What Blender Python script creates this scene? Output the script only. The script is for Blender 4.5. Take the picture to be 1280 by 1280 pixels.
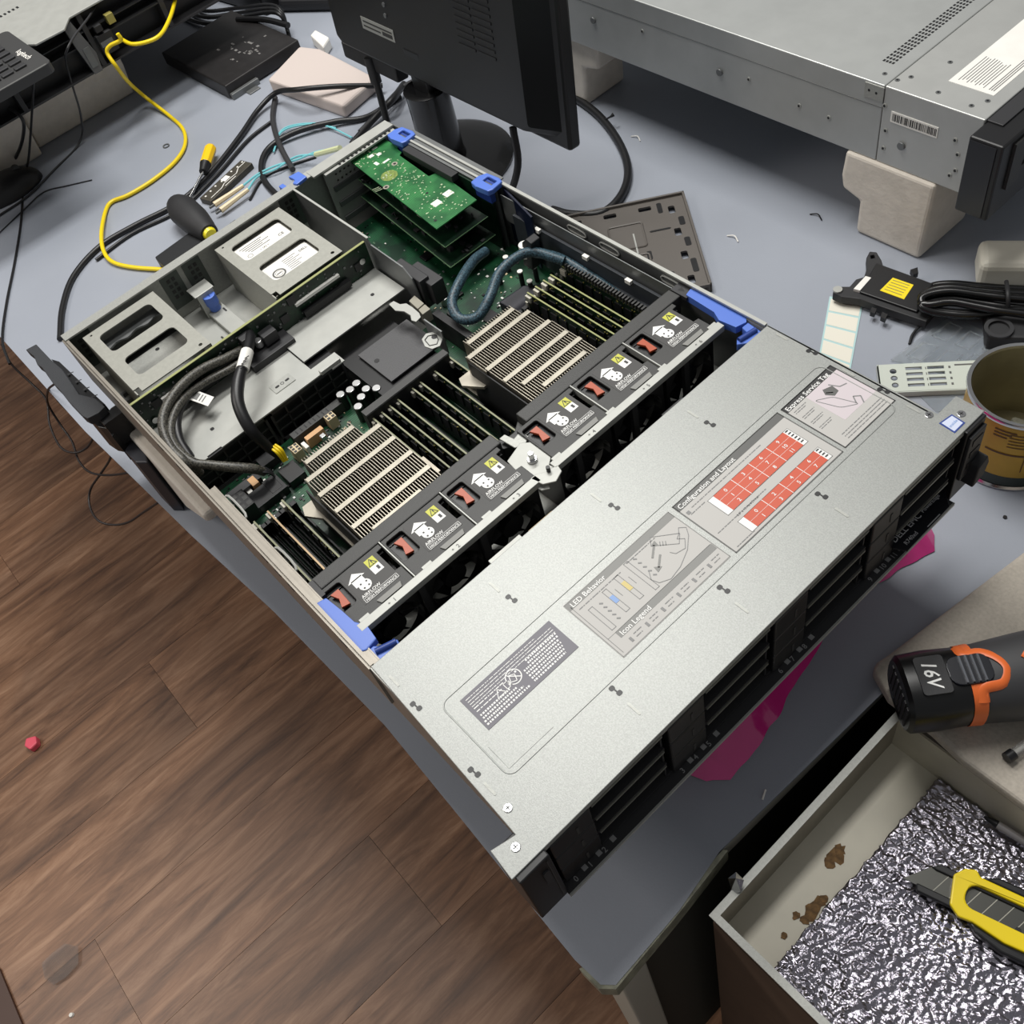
import bpy, math, random
from mathutils import Vector, Matrix, noise
from mathutils.geometry import tessellate_polygon
random.seed(7)
SC = bpy.context.scene
COL = SC.collection
for o in list(bpy.data.objects):
    bpy.data.objects.remove(o)

# ------------------------------------------------------------------ camera, world, lights, exposure
# Lengths below are millimetres in the open server's own frame: x from its rear to its front,
# y across its width, z up from its lid; the desk top is z = -187 and the floor z = -937.
FLOOR_Z = -937.0
DESK = -187.0
def W(x, y, z):
    return Vector((x/1000.0, y/1000.0, (z-FLOOR_Z)/1000.0))
CAM = Vector((931.91, -53.48, 604.54))
ROT = ((0.6553543817193778, 0.7322196882671992, -0.18537789100855429),
       (-0.5302016819394069, 0.6207588877444543, 0.5775331849812111),
       (0.5379561421059507, -0.2802012337585318, 0.7950411673432323))
FOC = 1220.29
cam = bpy.data.cameras.new('camera')
cam.sensor_width = 36.0
cam.lens = 36.0*FOC/1280.0
cam.clip_start = 0.01
camo = bpy.data.objects.new('camera', cam)
COL.objects.link(camo)
m3 = Matrix(ROT).transposed()
camo.matrix_world = Matrix.Translation(W(*CAM)) @ m3.to_4x4()
SC.camera = camo

wd = bpy.data.worlds.new('room_light')
SC.world = wd
wd.use_nodes = True
wd.node_tree.nodes['Background'].inputs[0].default_value = (0.86, 0.87, 0.88, 1)
wd.node_tree.nodes['Background'].inputs[1].default_value = 0.155

def area(name, x, y, z, sx, sy, power, col=(1, 1, 1), aim=None):
    l = bpy.data.lights.new(name, 'AREA')
    l.shape = 'RECTANGLE'
    l.size = sx
    l.size_y = sy
    l.energy = power
    l.color = col
    o = bpy.data.objects.new(name, l)
    COL.objects.link(o)
    o.location = W(x, y, z)
    if aim:
        d = W(*aim)-o.location
        o.rotation_euler = d.to_track_quat('-Z', 'Y').to_euler()
    return o
area('ceiling_panel_main', -600, 640, 1850, 0.30, 1.1, 24, (1.0, 0.985, 0.95))
area('ceiling_panel_near', 190, 640, 1850, 0.30, 1.1, 12, (1.0, 0.985, 0.95))
area('ceiling_panel_side', -1100, -1500, 1850, 0.6, 1.2, 22, (1.0, 0.93, 0.86))
SC.view_settings.view_transform = 'Standard'
SC.view_settings.look = 'None'
SC.view_settings.gamma = 1.0
SC.view_settings.use_curve_mapping = False
SC.view_settings.exposure = 0.60

# ------------------------------------------------------------------ helpers
def P(px, py, z):
    """the point of the plane at height z that the photograph shows at (px, py)"""
    c = Vector(((px-640)/FOC, -(py-640)/FOC, -1.0))
    d = m3 @ c
    t = (z-CAM.z)/d.z
    p = CAM+d*t
    return (p.x, p.y, z)

def lin(c):
    return tuple(((v/255.0)/12.92 if v/255.0 <= 0.04045 else ((v/255.0+0.055)/1.055)**2.4) for v in c)

MATS = {}
def mat(name, rgb, rough=0.5, metal=0.0, var=0.0, vscale=40, bump=0.0, bscale=200, coat=0.0, spec=0.5, trans=0.0, alpha=1.0, rgb2=None, emit=0.0):
    if name in MATS:
        return MATS[name]
    m = bpy.data.materials.new(name)
    m.use_nodes = True
    nt = m.node_tree
    b = nt.nodes['Principled BSDF']
    c = lin(rgb)
    b.inputs['Base Color'].default_value = (*c, 1)
    b.inputs['Roughness'].default_value = rough
    b.inputs['Metallic'].default_value = metal
    b.inputs['Specular IOR Level'].default_value = spec
    b.inputs['Coat Weight'].default_value = coat
    b.inputs['Transmission Weight'].default_value = trans
    b.inputs['Alpha'].default_value = alpha
    tc = nt.nodes.new('ShaderNodeTexCoord')
    if var > 0 or rgb2:
        n = nt.nodes.new('ShaderNodeTexNoise')
        n.inputs['Scale'].default_value = vscale
        n.inputs['Detail'].default_value = 6
        r = nt.nodes.new('ShaderNodeValToRGB')
        c2 = lin(rgb2) if rgb2 else tuple(min(1, v*(1+var)) for v in c)
        c1 = c if rgb2 else tuple(v*(1-var) for v in c)
        r.color_ramp.elements[0].color = (*c1, 1)
        r.color_ramp.elements[1].color = (*c2, 1)
        r.color_ramp.elements[0].position = 0.35
        r.color_ramp.elements[1].position = 0.65
        nt.links.new(tc.outputs['Object'], n.inputs['Vector'])
        nt.links.new(n.outputs['Fac'], r.inputs['Fac'])
        nt.links.new(r.outputs['Color'], b.inputs['Base Color'])
    if bump > 0:
        n2 = nt.nodes.new('ShaderNodeTexNoise')
        n2.inputs['Scale'].default_value = bscale
        n2.inputs['Detail'].default_value = 4
        bp = nt.nodes.new('ShaderNodeBump')
        bp.inputs['Strength'].default_value = bump
        bp.inputs['Distance'].default_value = 0.001
        nt.links.new(tc.outputs['Object'], n2.inputs['Vector'])
        nt.links.new(n2.outputs['Fac'], bp.inputs['Height'])
        nt.links.new(bp.outputs['Normal'], b.inputs['Normal'])
    MATS[name] = m
    return m

def pcb(name, c1, c2, c3, scale=1.0, amount=0.5):
    """printed circuit board: solder mask with copper traces and pale silkscreen specks"""
    m = bpy.data.materials.new(name)
    m.use_nodes = True
    nt = m.node_tree
    b = nt.nodes['Principled BSDF']
    b.inputs['Roughness'].default_value = 0.38
    tc = nt.nodes.new('ShaderNodeTexCoord')
    v = nt.nodes.new('ShaderNodeTexVoronoi')
    v.distance = 'CHEBYCHEV'
    v.inputs['Scale'].default_value = 160*scale
    n = nt.nodes.new('ShaderNodeTexNoise')
    n.inputs['Scale'].default_value = 45*scale
    n.inputs['Detail'].default_value = 8
    w = nt.nodes.new('ShaderNodeTexWave')
    w.inputs['Scale'].default_value = 130*scale
    w.inputs['Distortion'].default_value = 3.0
    w.inputs['Detail'].default_value = 1.0
    mx = nt.nodes.new('ShaderNodeMix')
    mx.data_type = 'RGBA'
    mx.inputs['A'].default_value = (*lin(c1), 1)
    mx.inputs['B'].default_value = (*lin(c2), 1)
    r1 = nt.nodes.new('ShaderNodeValToRGB')
    r1.color_ramp.elements[0].position = 0.42
    r1.color_ramp.elements[1].position = 0.62
    mul = nt.nodes.new('ShaderNodeMath')
    mul.operation = 'MULTIPLY'
    r2 = nt.nodes.new('ShaderNodeValToRGB')
    r2.color_ramp.interpolation = 'CONSTANT'
    r2.color_ramp.elements[0].color = (1, 1, 1, 1)
    r2.color_ramp.elements[1].color = (0, 0, 0, 1)
    r2.color_ramp.elements[1].position = 0.10
    n3 = nt.nodes.new('ShaderNodeTexNoise')
    n3.inputs['Scale'].default_value = 70*scale
    r3 = nt.nodes.new('ShaderNodeValToRGB')
    r3.color_ramp.elements[0].position = 0.60-0.2*amount
    r3.color_ramp.elements[1].position = 0.62-0.2*amount
    mm = nt.nodes.new('ShaderNodeMath')
    mm.operation = 'MULTIPLY'
    mx2 = nt.nodes.new('ShaderNodeMix')
    mx2.data_type = 'RGBA'
    mx2.inputs['B'].default_value = (*lin(c3), 1)
    for t in (v, n, w, n3):
        nt.links.new(tc.outputs['Object'], t.inputs['Vector'])
    nt.links.new(n.outputs['Fac'], r1.inputs['Fac'])
    nt.links.new(r1.outputs['Color'], mul.inputs[0])
    nt.links.new(w.outputs['Fac'], mul.inputs[1])
    nt.links.new(mul.outputs[0], mx.inputs['Factor'])
    nt.links.new(v.outputs['Distance'], r2.inputs['Fac'])
    nt.links.new(n3.outputs['Fac'], r3.inputs['Fac'])
    nt.links.new(r2.outputs['Color'], mm.inputs[0])
    nt.links.new(r3.outputs['Color'], mm.inputs[1])
    nt.links.new(mm.outputs[0], mx2.inputs['Factor'])
    nt.links.new(mx.outputs['Result'], mx2.inputs['A'])
    nt.links.new(mx2.outputs['Result'], b.inputs['Base Color'])
    MATS[name] = m
    return m

TEXTS = {}
def text_mesh(s, bold=True):
    if s in TEXTS:
        return TEXTS[s]
    cu = bpy.data.curves.new('lettering', 'FONT')
    cu.body = s
    cu.size = 1.0
    cu.resolution_u = 2
    if bold:
        cu.offset = 0.012
    ob = bpy.data.objects.new('lettering', cu)
    COL.objects.link(ob)
    dg = bpy.context.evaluated_depsgraph_get()
    me = bpy.data.meshes.new_from_object(ob.evaluated_get(dg))
    vs = [(v.co.x, v.co.y) for v in me.vertices]
    fs = [tuple(p.vertices) for p in me.polygons]
    bpy.data.objects.remove(ob)
    bpy.data.curves.remove(cu)
    bpy.data.meshes.remove(me)
    w = max((v[0] for v in vs), default=1)
    TEXTS[s] = (vs, fs, w)
    return TEXTS[s]

class MB:
    def __init__(s, M=None):
        s.v = []
        s.f = []
        s.mi = []
        s.m = 0
        s.M = M
    def add(s, vs, fs):
        k = len(s.v)
        if s.M is not None:
            vs = [s.M @ Vector(v) for v in vs]
        s.v += [tuple(v) for v in vs]
        for f in fs:
            s.f.append(tuple(k+i for i in f))
            s.mi.append(s.m)
        return s
    def box(s, x0, x1, y0, y1, z0, z1):
        return s.add([(x0, y0, z0), (x1, y0, z0), (x1, y1, z0), (x0, y1, z0), (x0, y0, z1), (x1, y0, z1), (x1, y1, z1), (x0, y1, z1)],
                     [(0, 3, 2, 1), (4, 5, 6, 7), (0, 1, 5, 4), (1, 2, 6, 5), (2, 3, 7, 6), (3, 0, 4, 7)])
    def prism(s, poly, z0, z1, holes=()):
        loops = [list(poly)]+[list(h) for h in holes]
        tri = tessellate_polygon([[Vector((p[0], p[1], 0)) for p in l] for l in loops])
        flat = [p for l in loops for p in l]
        n = len(flat)
        vs = [(p[0], p[1], z0) for p in flat]+[(p[0], p[1], z1) for p in flat]
        fs = []
        for t in tri:
            a, b, c = (flat[i] for i in t)
            ar = (b[0]-a[0])*(c[1]-a[1])-(b[1]-a[1])*(c[0]-a[0])
            t = tuple(t) if ar > 0 else tuple(reversed(t))
            fs.append(tuple(i+n for i in t))
            fs.append(tuple(reversed(t)))
        k = 0
        for li, l in enumerate(loops):
            ar = sum(l[i][0]*l[(i+1) % len(l)][1]-l[(i+1) % len(l)][0]*l[i][1] for i in range(len(l)))
            ccw = ar > 0
            if li:
                ccw = not ccw
            for i in range(len(l)):
                a = k+i
                b = k+(i+1) % len(l)
                fs.append((a, b, b+n, a+n) if ccw else (b, a, a+n, b+n))
            k += len(l)
        return s.add(vs, fs)
    def prism_y(s, poly, y0, y1):
        """poly of (x, z), pushed along y"""
        M0 = s.M
        T = Matrix(((1, 0, 0, 0), (0, 0, 1, 0), (0, 1, 0, 0), (0, 0, 0, 1)))
        s.M = T if M0 is None else M0 @ T
        s.prism(poly, y0, y1)
        s.M = M0
        return s
    def prism_x(s, poly, x0, x1, holes=()):
        """poly of (y, z), pushed along x"""
        M0 = s.M
        T = Matrix(((0, 0, 1, 0), (1, 0, 0, 0), (0, 1, 0, 0), (0, 0, 0, 1)))
        s.M = T if M0 is None else M0 @ T
        s.prism(poly, x0, x1, holes)
        s.M = M0
        return s
    def cyl(s, x, y, z0, z1, r, r2=None, n=16):
        r2 = r if r2 is None else r2
        vs = [(x+r*math.cos(2*math.pi*i/n), y+r*math.sin(2*math.pi*i/n), z0) for i in range(n)]
        vs += [(x+r2*math.cos(2*math.pi*i/n), y+r2*math.sin(2*math.pi*i/n), z1) for i in range(n)]
        fs = [tuple(reversed(range(n))), tuple(range(n, 2*n))]+[(i, (i+1) % n, n+(i+1) % n, n+i) for i in range(n)]
        return s.add(vs, fs)
    def lathe(s, prof, x, y, n=32):
        """prof of (radius, z); closed at radius 0"""
        vs = []
        for r, z in prof:
            for i in range(n):
                a = 2*math.pi*i/n
                vs.append((x+r*math.cos(a), y+r*math.sin(a), z))
        fs = []
        for k in range(len(prof)-1):
            for i in range(n):
                j = (i+1) % n
                fs.append((k*n+i, k*n+j, (k+1)*n+j, (k+1)*n+i))
        return s.add(vs, fs)
    def tube(s, pts, r, n=8, smooth=True, sub=6, caps=True, sq=1.0):
        p = [Vector(q) for q in pts]
        rr = r if isinstance(r, (list, tuple)) else [r]*len(p)
        if smooth and len(p) > 2:
            out = []
            ro = []
            for i in range(len(p)-1):
                a = p[i-1] if i else p[i]*2-p[i+1]
                b, c = p[i], p[i+1]
                d = p[i+2] if i+2 < len(p) else c*2-b
                for k in range(sub):
                    t = k/sub
                    out.append(0.5*((2*b)+(c-a)*t+(2*a-5*b+4*c-d)*t*t+(3*b-a-3*c+d)*t*t*t))
                    ro.append(rr[i]*(1-t)+rr[i+1]*t)
            out.append(p[-1])
            ro.append(rr[-1])
            p = out
            rr = ro
        vs = []
        up = Vector((0, 0, 1))
        prev = None
        for i, q in enumerate(p):
            t = (p[min(i+1, len(p)-1)]-p[max(i-1, 0)])
            if t.length < 1e-6:
                t = Vector((1, 0, 0))
            t.normalize()
            if prev is None:
                a = t.cross(up)
                if a.length < 0.1:
                    a = t.cross(Vector((1, 0, 0)))
            else:
                a = prev-t*prev.dot(t)
            a.normalize()
            prev = a
            b = t.cross(a)
            for k in range(n):
                an = 2*math.pi*k/n
                vs.append(q+a*(math.cos(an)*rr[i])+b*(math.sin(an)*rr[i]*sq))
        fs = []
        m = len(p)
        for i in range(m-1):
            for k in range(n):
                j = (k+1) % n
                fs.append((i*n+k, i*n+j, (i+1)*n+j, (i+1)*n+k))
        if caps:
            fs.append(tuple(reversed(range(n))))
            fs.append(tuple((m-1)*n+k for k in range(n)))
        return s.add(vs, fs)
    def text(s, t, x, y, z, size, right=(0, 1), fit=None, spacing=1.0, center=False):
        """flat lettering on a horizontal face; right = reading direction"""
        vs, fs, w = text_mesh(t)
        rx, ry = right
        L = math.hypot(rx, ry)
        rx /= L
        ry /= L
        ux, uy = -ry, rx
        sx = size if fit is None else fit/max(w, 1e-6)
        off = -w*sx/2 if center else 0
        return s.add([(x+rx*(v[0]*sx+off)+ux*v[1]*size, y+ry*(v[0]*sx+off)+uy*v[1]*size, z) for v in vs], fs)
    def quad(s, pts):
        return s.add(pts, [tuple(range(len(pts)))])
    def line(s, x0, y0, x1, y1, z, w):
        dx, dy = x1-x0, y1-y0
        L = math.hypot(dx, dy) or 1
        nx, ny = -dy/L*w/2, dx/L*w/2
        return s.add([(x0-nx, y0-ny, z), (x1-nx, y1-ny, z), (x1+nx, y1+ny, z), (x0+nx, y0+ny, z)], [(0, 1, 2, 3)])

WL = {}
def obj(name, mb, mats, parent=None, bevel=0.0, smooth=False, seg=2):
    """link the collected shapes as ONE mesh object, its origin at the middle of its base"""
    if not isinstance(mats, (list, tuple)):
        mats = [mats]
    xs = [v[0] for v in mb.v]
    ys = [v[1] for v in mb.v]
    zs = [v[2] for v in mb.v]
    ox, oy, oz = (min(xs)+max(xs))/2, (min(ys)+max(ys))/2, min(zs)
    me = bpy.data.meshes.new(name)
    me.from_pydata([((v[0]-ox)/1000, (v[1]-oy)/1000, (v[2]-oz)/1000) for v in mb.v], [], mb.f)
    for m in mats:
        me.materials.append(m)
    if len(mats) > 1:
        me.polygons.foreach_set('material_index', mb.mi)
    if smooth:
        me.polygons.foreach_set('use_smooth', [True]*len(me.polygons))
    me.update()
    o = bpy.data.objects.new(name, me)
    COL.objects.link(o)
    w = W(ox, oy, oz)
    WL[o.name] = w
    if parent:
        o.parent = parent
        o.location = w-WL[parent.name]
    else:
        o.location = w
    if smooth:
        e = o.modifiers.new('edges', 'EDGE_SPLIT')
        e.split_angle = math.radians(40)
    if bevel > 0:
        b = o.modifiers.new('bevel', 'BEVEL')
        b.width = bevel/1000
        b.segments = seg
        b.limit_method = 'ANGLE'
        b.angle_limit = math.radians(40)
    return o
def tag(o, label, cat, group=None, kind=None):
    o['label'] = label
    o['category'] = cat
    if group:
        o['group'] = group
    if kind:
        o['kind'] = kind
    return o
def thing(name, label, cat, x, y, z, group=None):
    o = bpy.data.objects.new(name, None)
    o.empty_display_size = 0.02
    COL.objects.link(o)
    o.location = W(x, y, z)
    WL[o.name] = W(x, y, z)
    return tag(o, label, cat, group)
def struct(o):
    o['kind'] = 'structure'
    return o
def dup(o, dx=0, dy=0, dz=0, parent=None):
    """a copy of a part with its own parts, moved by (dx, dy, dz) mm; copies share mesh data"""
    c = o.copy()
    COL.objects.link(c)
    c.parent = parent if parent else o.parent
    c.location = o.location+Vector((dx, dy, dz))/1000
    for ch in [q for q in bpy.data.objects if q.parent == o]:
        dup(ch, parent=c)
    return c
def xf(x, y, z, deg, tilt=0):
    return Matrix.Translation((x, y, z)) @ Matrix.Rotation(math.radians(deg), 4, 'Z') @ Matrix.Rotation(math.radians(tilt), 4, 'Y')
def rrect(x0, x1, y0, y1, r, n=4):
    out = []
    for cx, cy, a0 in ((x1-r, y1-r, 0), (x0+r, y1-r, 90), (x0+r, y0+r, 180), (x1-r, y0+r, 270)):
        for k in range(n+1):
            a = math.radians(a0+90*k/n)
            out.append((cx+r*math.cos(a), cy+r*math.sin(a)))
    return out
def circ(x, y, r, n=12):
    return [(x+r*math.cos(2*math.pi*i/n), y+r*math.sin(2*math.pi*i/n)) for i in range(n)]
def rect(x0, x1, y0, y1):
    return [(x0, y0), (x1, y0), (x1, y1), (x0, y1)]

# ------------------------------------------------------------------ materials
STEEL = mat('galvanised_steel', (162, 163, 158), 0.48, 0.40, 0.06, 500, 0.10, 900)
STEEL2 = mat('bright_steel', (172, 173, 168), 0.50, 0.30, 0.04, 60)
STEELD = mat('dark_steel_grey', (120, 122, 122), 0.45, 0.6, 0.05, 60)  # a darker grey than the two steels above
LIDM = mat('speckled_zinc_lid', (151, 153, 150), 0.45, 0.42, 0.09, 900, 0.12, 1500)
CHROME = mat('chrome', (215, 215, 215), 0.18, 1.0)
BLACK = mat('black_plastic', (20, 20, 22), 0.42)
BLACKM = mat('matt_black_plastic', (34, 34, 36), 0.6, bump=0.2, bscale=1200)
DGREY = mat('dark_grey_plastic', (55, 55, 54), 0.5, bump=0.15, bscale=1500)
DGREY2 = mat('charcoal_plastic', (46, 46, 48), 0.5)
BLUEP = mat('periwinkle_blue_plastic', (84, 118, 205), 0.4)
BLUED = mat('deep_blue_plastic', (40, 66, 140), 0.4)
ORANGE = mat('terracotta_orange_plastic', (172, 74, 38), 0.4)
WHITE = mat('white_print', (235, 235, 232), 0.5)
PAPER = mat('white_label', (232, 230, 224), 0.5, var=0.03)
YELLOWL = mat('yellow_label', (240, 214, 30), 0.45)
PALEY = mat('yellow_green_mark', (196, 196, 70), 0.5)
CREAMM = mat('nickel_plated_fin_edge', (168, 162, 148), 0.4, 0.35, 0.1, 80)
FIN = mat('nickel_fin', (140, 134, 122), 0.35, 0.7, 0.1, 60)
PCBM = pcb('motherboard_solder_mask', (10, 46, 30), (30, 100, 60), (120, 150, 120), 1.0, 0.3)
PCBG = pcb('green_card_solder_mask', (22, 88, 44), (60, 140, 76), (205, 222, 190), 1.0, 0.25)
PCBD = pcb('dark_card_solder_mask', (6, 26, 16), (18, 58, 34), (90, 110, 80), 1.2, 0.3)
PCBE = mat('board_cut_edge', (150, 154, 100), 0.5)
DIMMP = pcb('memory_solder_mask', (8, 24, 14), (20, 50, 30), (190, 170, 90), 1.8, 0.75)
CHIP = mat('black_chip', (24, 24, 26), 0.35)
CAPM = mat('capacitor_aluminium', (205, 205, 205), 0.3, 0.7)
BEIGE = mat('beige_connector', (214, 196, 160), 0.45)
PEACH = mat('peach_connector', (214, 168, 120), 0.45)
FOAM = mat('white_packing_foam', (214, 206, 194), 0.85, var=0.05, vscale=60, bump=0.5, bscale=150)
RUBBER = mat('black_rubber_cable', (22, 22, 24), 0.42)
RUBBER2 = mat('grey_black_cable', (48, 48, 50), 0.5)
BRAID = mat('blue_black_braided_sleeve', (12, 18, 26), 0.45, rgb2=(70, 100, 114), vscale=700)
BRAID2 = mat('black_grey_braided_sleeve', (14, 14, 14), 0.45, rgb2=(100, 97, 88), vscale=700)
YCAB = mat('yellow_cable_jacket', (236, 206, 24), 0.4)
AQUA = mat('aqua_fibre_jacket', (120, 196, 204), 0.4)
REDP = mat('red_orange_print', (200, 84, 56), 0.5)
LABG = mat('label_pale_grey', (186, 184, 180), 0.5)
LABD = mat('label_dark_grey', (92, 92, 90), 0.5)
LABK = mat('label_black', (44, 44, 44), 0.5)
LABP = mat('label_mauve_grey', (108, 106, 114), 0.5)
LABL = mat('label_line_grey', (128, 128, 128), 0.5)
LBLUE = mat('label_blue', (130, 162, 212), 0.5)
LYEL = mat('label_yellow', (208, 190, 120), 0.5)
LPINK = mat('label_pink_grey', (204, 194, 198), 0.5)

# ------------------------------------------------------------------ floor of separate planks
def wood():
    m = bpy.data.materials.new('brown_wood_plank')
    m.use_nodes = True
    nt = m.node_tree
    b = nt.nodes['Principled BSDF']
    b.inputs['Roughness'].default_value = 0.42
    tc = nt.nodes.new('ShaderNodeTexCoord')
    oi = nt.nodes.new('ShaderNodeObjectInfo')
    ad = nt.nodes.new('ShaderNodeVectorMath')
    ad.operation = 'ADD'
    sc = nt.nodes.new('ShaderNodeVectorMath')
    sc.operation = 'SCALE'
    sc.inputs['Scale'].default_value = 7.0
    mp = nt.nodes.new('ShaderNodeMapping')
    mp.inputs['Scale'].default_value = (1.0, 0.11, 1.0)
    n1 = nt.nodes.new('ShaderNodeTexNoise')
    n1.inputs['Scale'].default_value = 42
    n1.inputs['Detail'].default_value = 9
    n1.inputs['Roughness'].default_value = 0.68
    n1.inputs['Distortion'].default_value = 0.6
    mp2 = nt.nodes.new('ShaderNodeMapping')
    mp2.inputs['Scale'].default_value = (1.0, 0.35, 1.0)
    n2 = nt.nodes.new('ShaderNodeTexNoise')
    n2.inputs['Scale'].default_value = 6
    n2.inputs['Detail'].default_value = 4
    n2.inputs['Distortion'].default_value = 1.2
    r1 = nt.nodes.new('ShaderNodeValToRGB')
    e = r1.color_ramp.elements
    e[0].position = 0.30
    e[0].color = (*lin((80, 54, 38)), 1)
    e[1].position = 0.72
    e[1].color = (*lin((166, 132, 106)), 1)
    k = e.new(0.5)
    k.color = (*lin((128, 94, 70)), 1)
    r2 = nt.nodes.new('ShaderNodeValToRGB')
    e = r2.color_ramp.elements
    e[0].position = 0.28
    e[0].color = (0.62, 0.60, 0.60, 1)
    e[1].position = 0.66
    e[1].color = (1.15, 1.12, 1.08, 1)
    mx = nt.nodes.new('ShaderNodeMix')
    mx.data_type = 'RGBA'
    mx.blend_type = 'MULTIPLY'
    mx.inputs['Factor'].default_value = 0.9
    hv = nt.nodes.new('ShaderNodeHueSaturation')
    mr = nt.nodes.new('ShaderNodeMapRange')
    mr.inputs['To Min'].default_value = 0.93
    mr.inputs['To Max'].default_value = 1.07
    L = nt.links.new
    L(tc.outputs['Object'], ad.inputs[0])
    L(oi.outputs['Random'], sc.inputs[0])
    L(sc.outputs[0], ad.inputs[1])
    L(ad.outputs[0], mp.inputs[0])
    L(mp.outputs[0], n1.inputs['Vector'])
    L(ad.outputs[0], mp2.inputs[0])
    L(mp2.outputs[0], n2.inputs['Vector'])
    L(n1.outputs['Fac'], r1.inputs['Fac'])
    L(n2.outputs['Fac'], r2.inputs['Fac'])
    L(r1.outputs['Color'], mx.inputs['A'])
    L(r2.outputs['Color'], mx.inputs['B'])
    L(mx.outputs['Result'], hv.inputs['Color'])
    L(oi.outputs['Random'], mr.inputs['Value'])
    L(mr.outputs[0], hv.inputs['Value'])
    L(hv.outputs['Color'], b.inputs['Base Color'])
    bp = nt.nodes.new('ShaderNodeBump')
    bp.inputs['Strength'].default_value = 0.25
    bp.inputs['Distance'].default_value = 0.001
    L(n1.outputs['Fac'], bp.inputs['Height'])
    L(bp.outputs['Normal'], b.inputs['Normal'])
    return m
WOOD = wood()
fl = struct(obj('floor', MB().box(-3200, 2200, -1800, 2200, FLOOR_Z-30, FLOOR_Z-3), mat('floor_underlay', (38, 28, 22), 0.8)))
proto = None
xw = 196
row = 0
for i in range(-18, 6):
    x0 = 391+(i-1)*xw
    off = {0: 0}.get(i, (i*431) % 1180)
    for j in range(-2, 3):
        y0 = -107+off+j*1180
        if y0 > 900 or y0 < -2300:
            continue
        if proto is None:
            proto = obj('plank', MB().box(x0+0.3, x0+xw-0.3, y0+0.3, y0+1180-0.3, FLOOR_Z-4, FLOOR_Z), WOOD, fl)
            px0, py0 = x0, y0
        else:
            dup(proto, x0-px0, y0-py0)

# ------------------------------------------------------------------ desk
DESKM = mat('blue_grey_desk_mat', (148, 153, 163), 0.55, 0.0, 0.035, 5, 0.12, 500)
edge = [(-2100, -62), (-700, -50), (-359, -43), (-100, -40), (33, -33), (150, -27), (300, -16), (483, -10), (600, -15), (700, -20), (745, -22), (771, -20), (779, -12)]
dk = thing('desk', 'large work desk under a blue grey mat that carries the servers', 'desk', -600, 700, FLOOR_Z)
obj('desk_mat', MB().prism(edge+[(776, 60), (768, 115), (776, 300), (784, 494), (790, 1700), (-2100, 1700)], DESK-3, DESK), DESKM, dk)
obj('desk_top', MB().prism([(-2090, -50), (-359, -32), (33, -22), (483, 0), (762, -10), (768, 115), (778, 494), (782, 1690), (-2090, 1690)], DESK-28, DESK-3), mat('pale_laminate_board', (182, 178, 166), 0.5), dk, bevel=2)
obj('edge_tape', MB().prism([(752, -24), (772, -23), (781, -14), (777, 60), (772, 120), (769, 118), (768, 20)], DESK-24, DESK-0.5), mat('worn_beige_tape', (138, 138, 120), 0.5, var=0.25, vscale=120), dk)
obj('apron', MB().box(742, 762, 10, 1500, FLOOR_Z+60, DESK-28), mat('dark_grey_panel', (58, 60, 54), 0.6), dk)
lg = obj('leg', MB().box(735, 775, -8, 20, FLOOR_Z, DESK-28), mat('off_white_painted_steel', (178, 176, 164), 0.45), dk, bevel=2)
dup(lg, 0, 1500)
dup(lg, -2750, 0)
dup(lg, -2750, 1500)

# ------------------------------------------------------------------ the open rack server
SV = thing('rack_server', 'open rack server with its rear lid off, circuit boards and fans exposed', 'server', 360, 217, -87)
def wall_slots(yc):
    return None
obj('base_pan', MB().box(0, 729, 0.5, 433.5, -87, -85.5), STEEL, SV)
# side walls with folded rim
m = MB().box(0, 700, 0, 1.4, -85.5, -1)
m.box(0, 545, -2.2, 0, -62, -3)
m.box(0, 545, 0, 3.0, -1.6, -0.4)
m.box(300, 545, 7.5, 8.6, -30, -3)
m.box(300, 545, 0, 8.6, -4.4, -3.4)
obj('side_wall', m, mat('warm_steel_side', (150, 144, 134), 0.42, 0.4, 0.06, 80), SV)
sl = None
for k, x in enumerate((82, 118, 210, 246, 392, 412, 432, 505)):
    s_ = MB().box(x, x+9, -2.6, -2.2, -12 if k % 2 else -9, -8 if k % 2 else -6)
    if sl is None:
        sl = obj('side_slot', s_, BLACK, SV)
    else:
        dup(sl, x-82, 0, 0)
for x0, x1 in ((318, 352), (398, 430)):
    obj('wire_clip', MB().tube([(x0, 6, -6), (x0+3, 11, -2), (x1-3, 11, -2), (x1, 6, -6)], 1.1, 6, sub=3), STEEL2, SV, smooth=True)
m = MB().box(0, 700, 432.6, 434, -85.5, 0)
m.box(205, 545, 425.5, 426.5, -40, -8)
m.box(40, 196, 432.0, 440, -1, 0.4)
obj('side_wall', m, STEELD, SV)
obj('wall_rim', MB().box(196, 545, 431, 434.6, -0.6, 1.2).box(46, 190, 431.4, 434.2, -0.6, 1.2), STEEL2, SV)
for x in (300, 345, 425, 470):
    obj('rim_slot', MB().tube([(x, 431.8, -9), (x+4, 431.8, -5.5), (x+22, 431.8, -5.5), (x+26, 431.8, -9), (x+22, 431.8, -12), (x+4, 431.8, -12), (x, 431.8, -9)], 1.0, 6, sub=3), STEEL2, SV, smooth=True)
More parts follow.
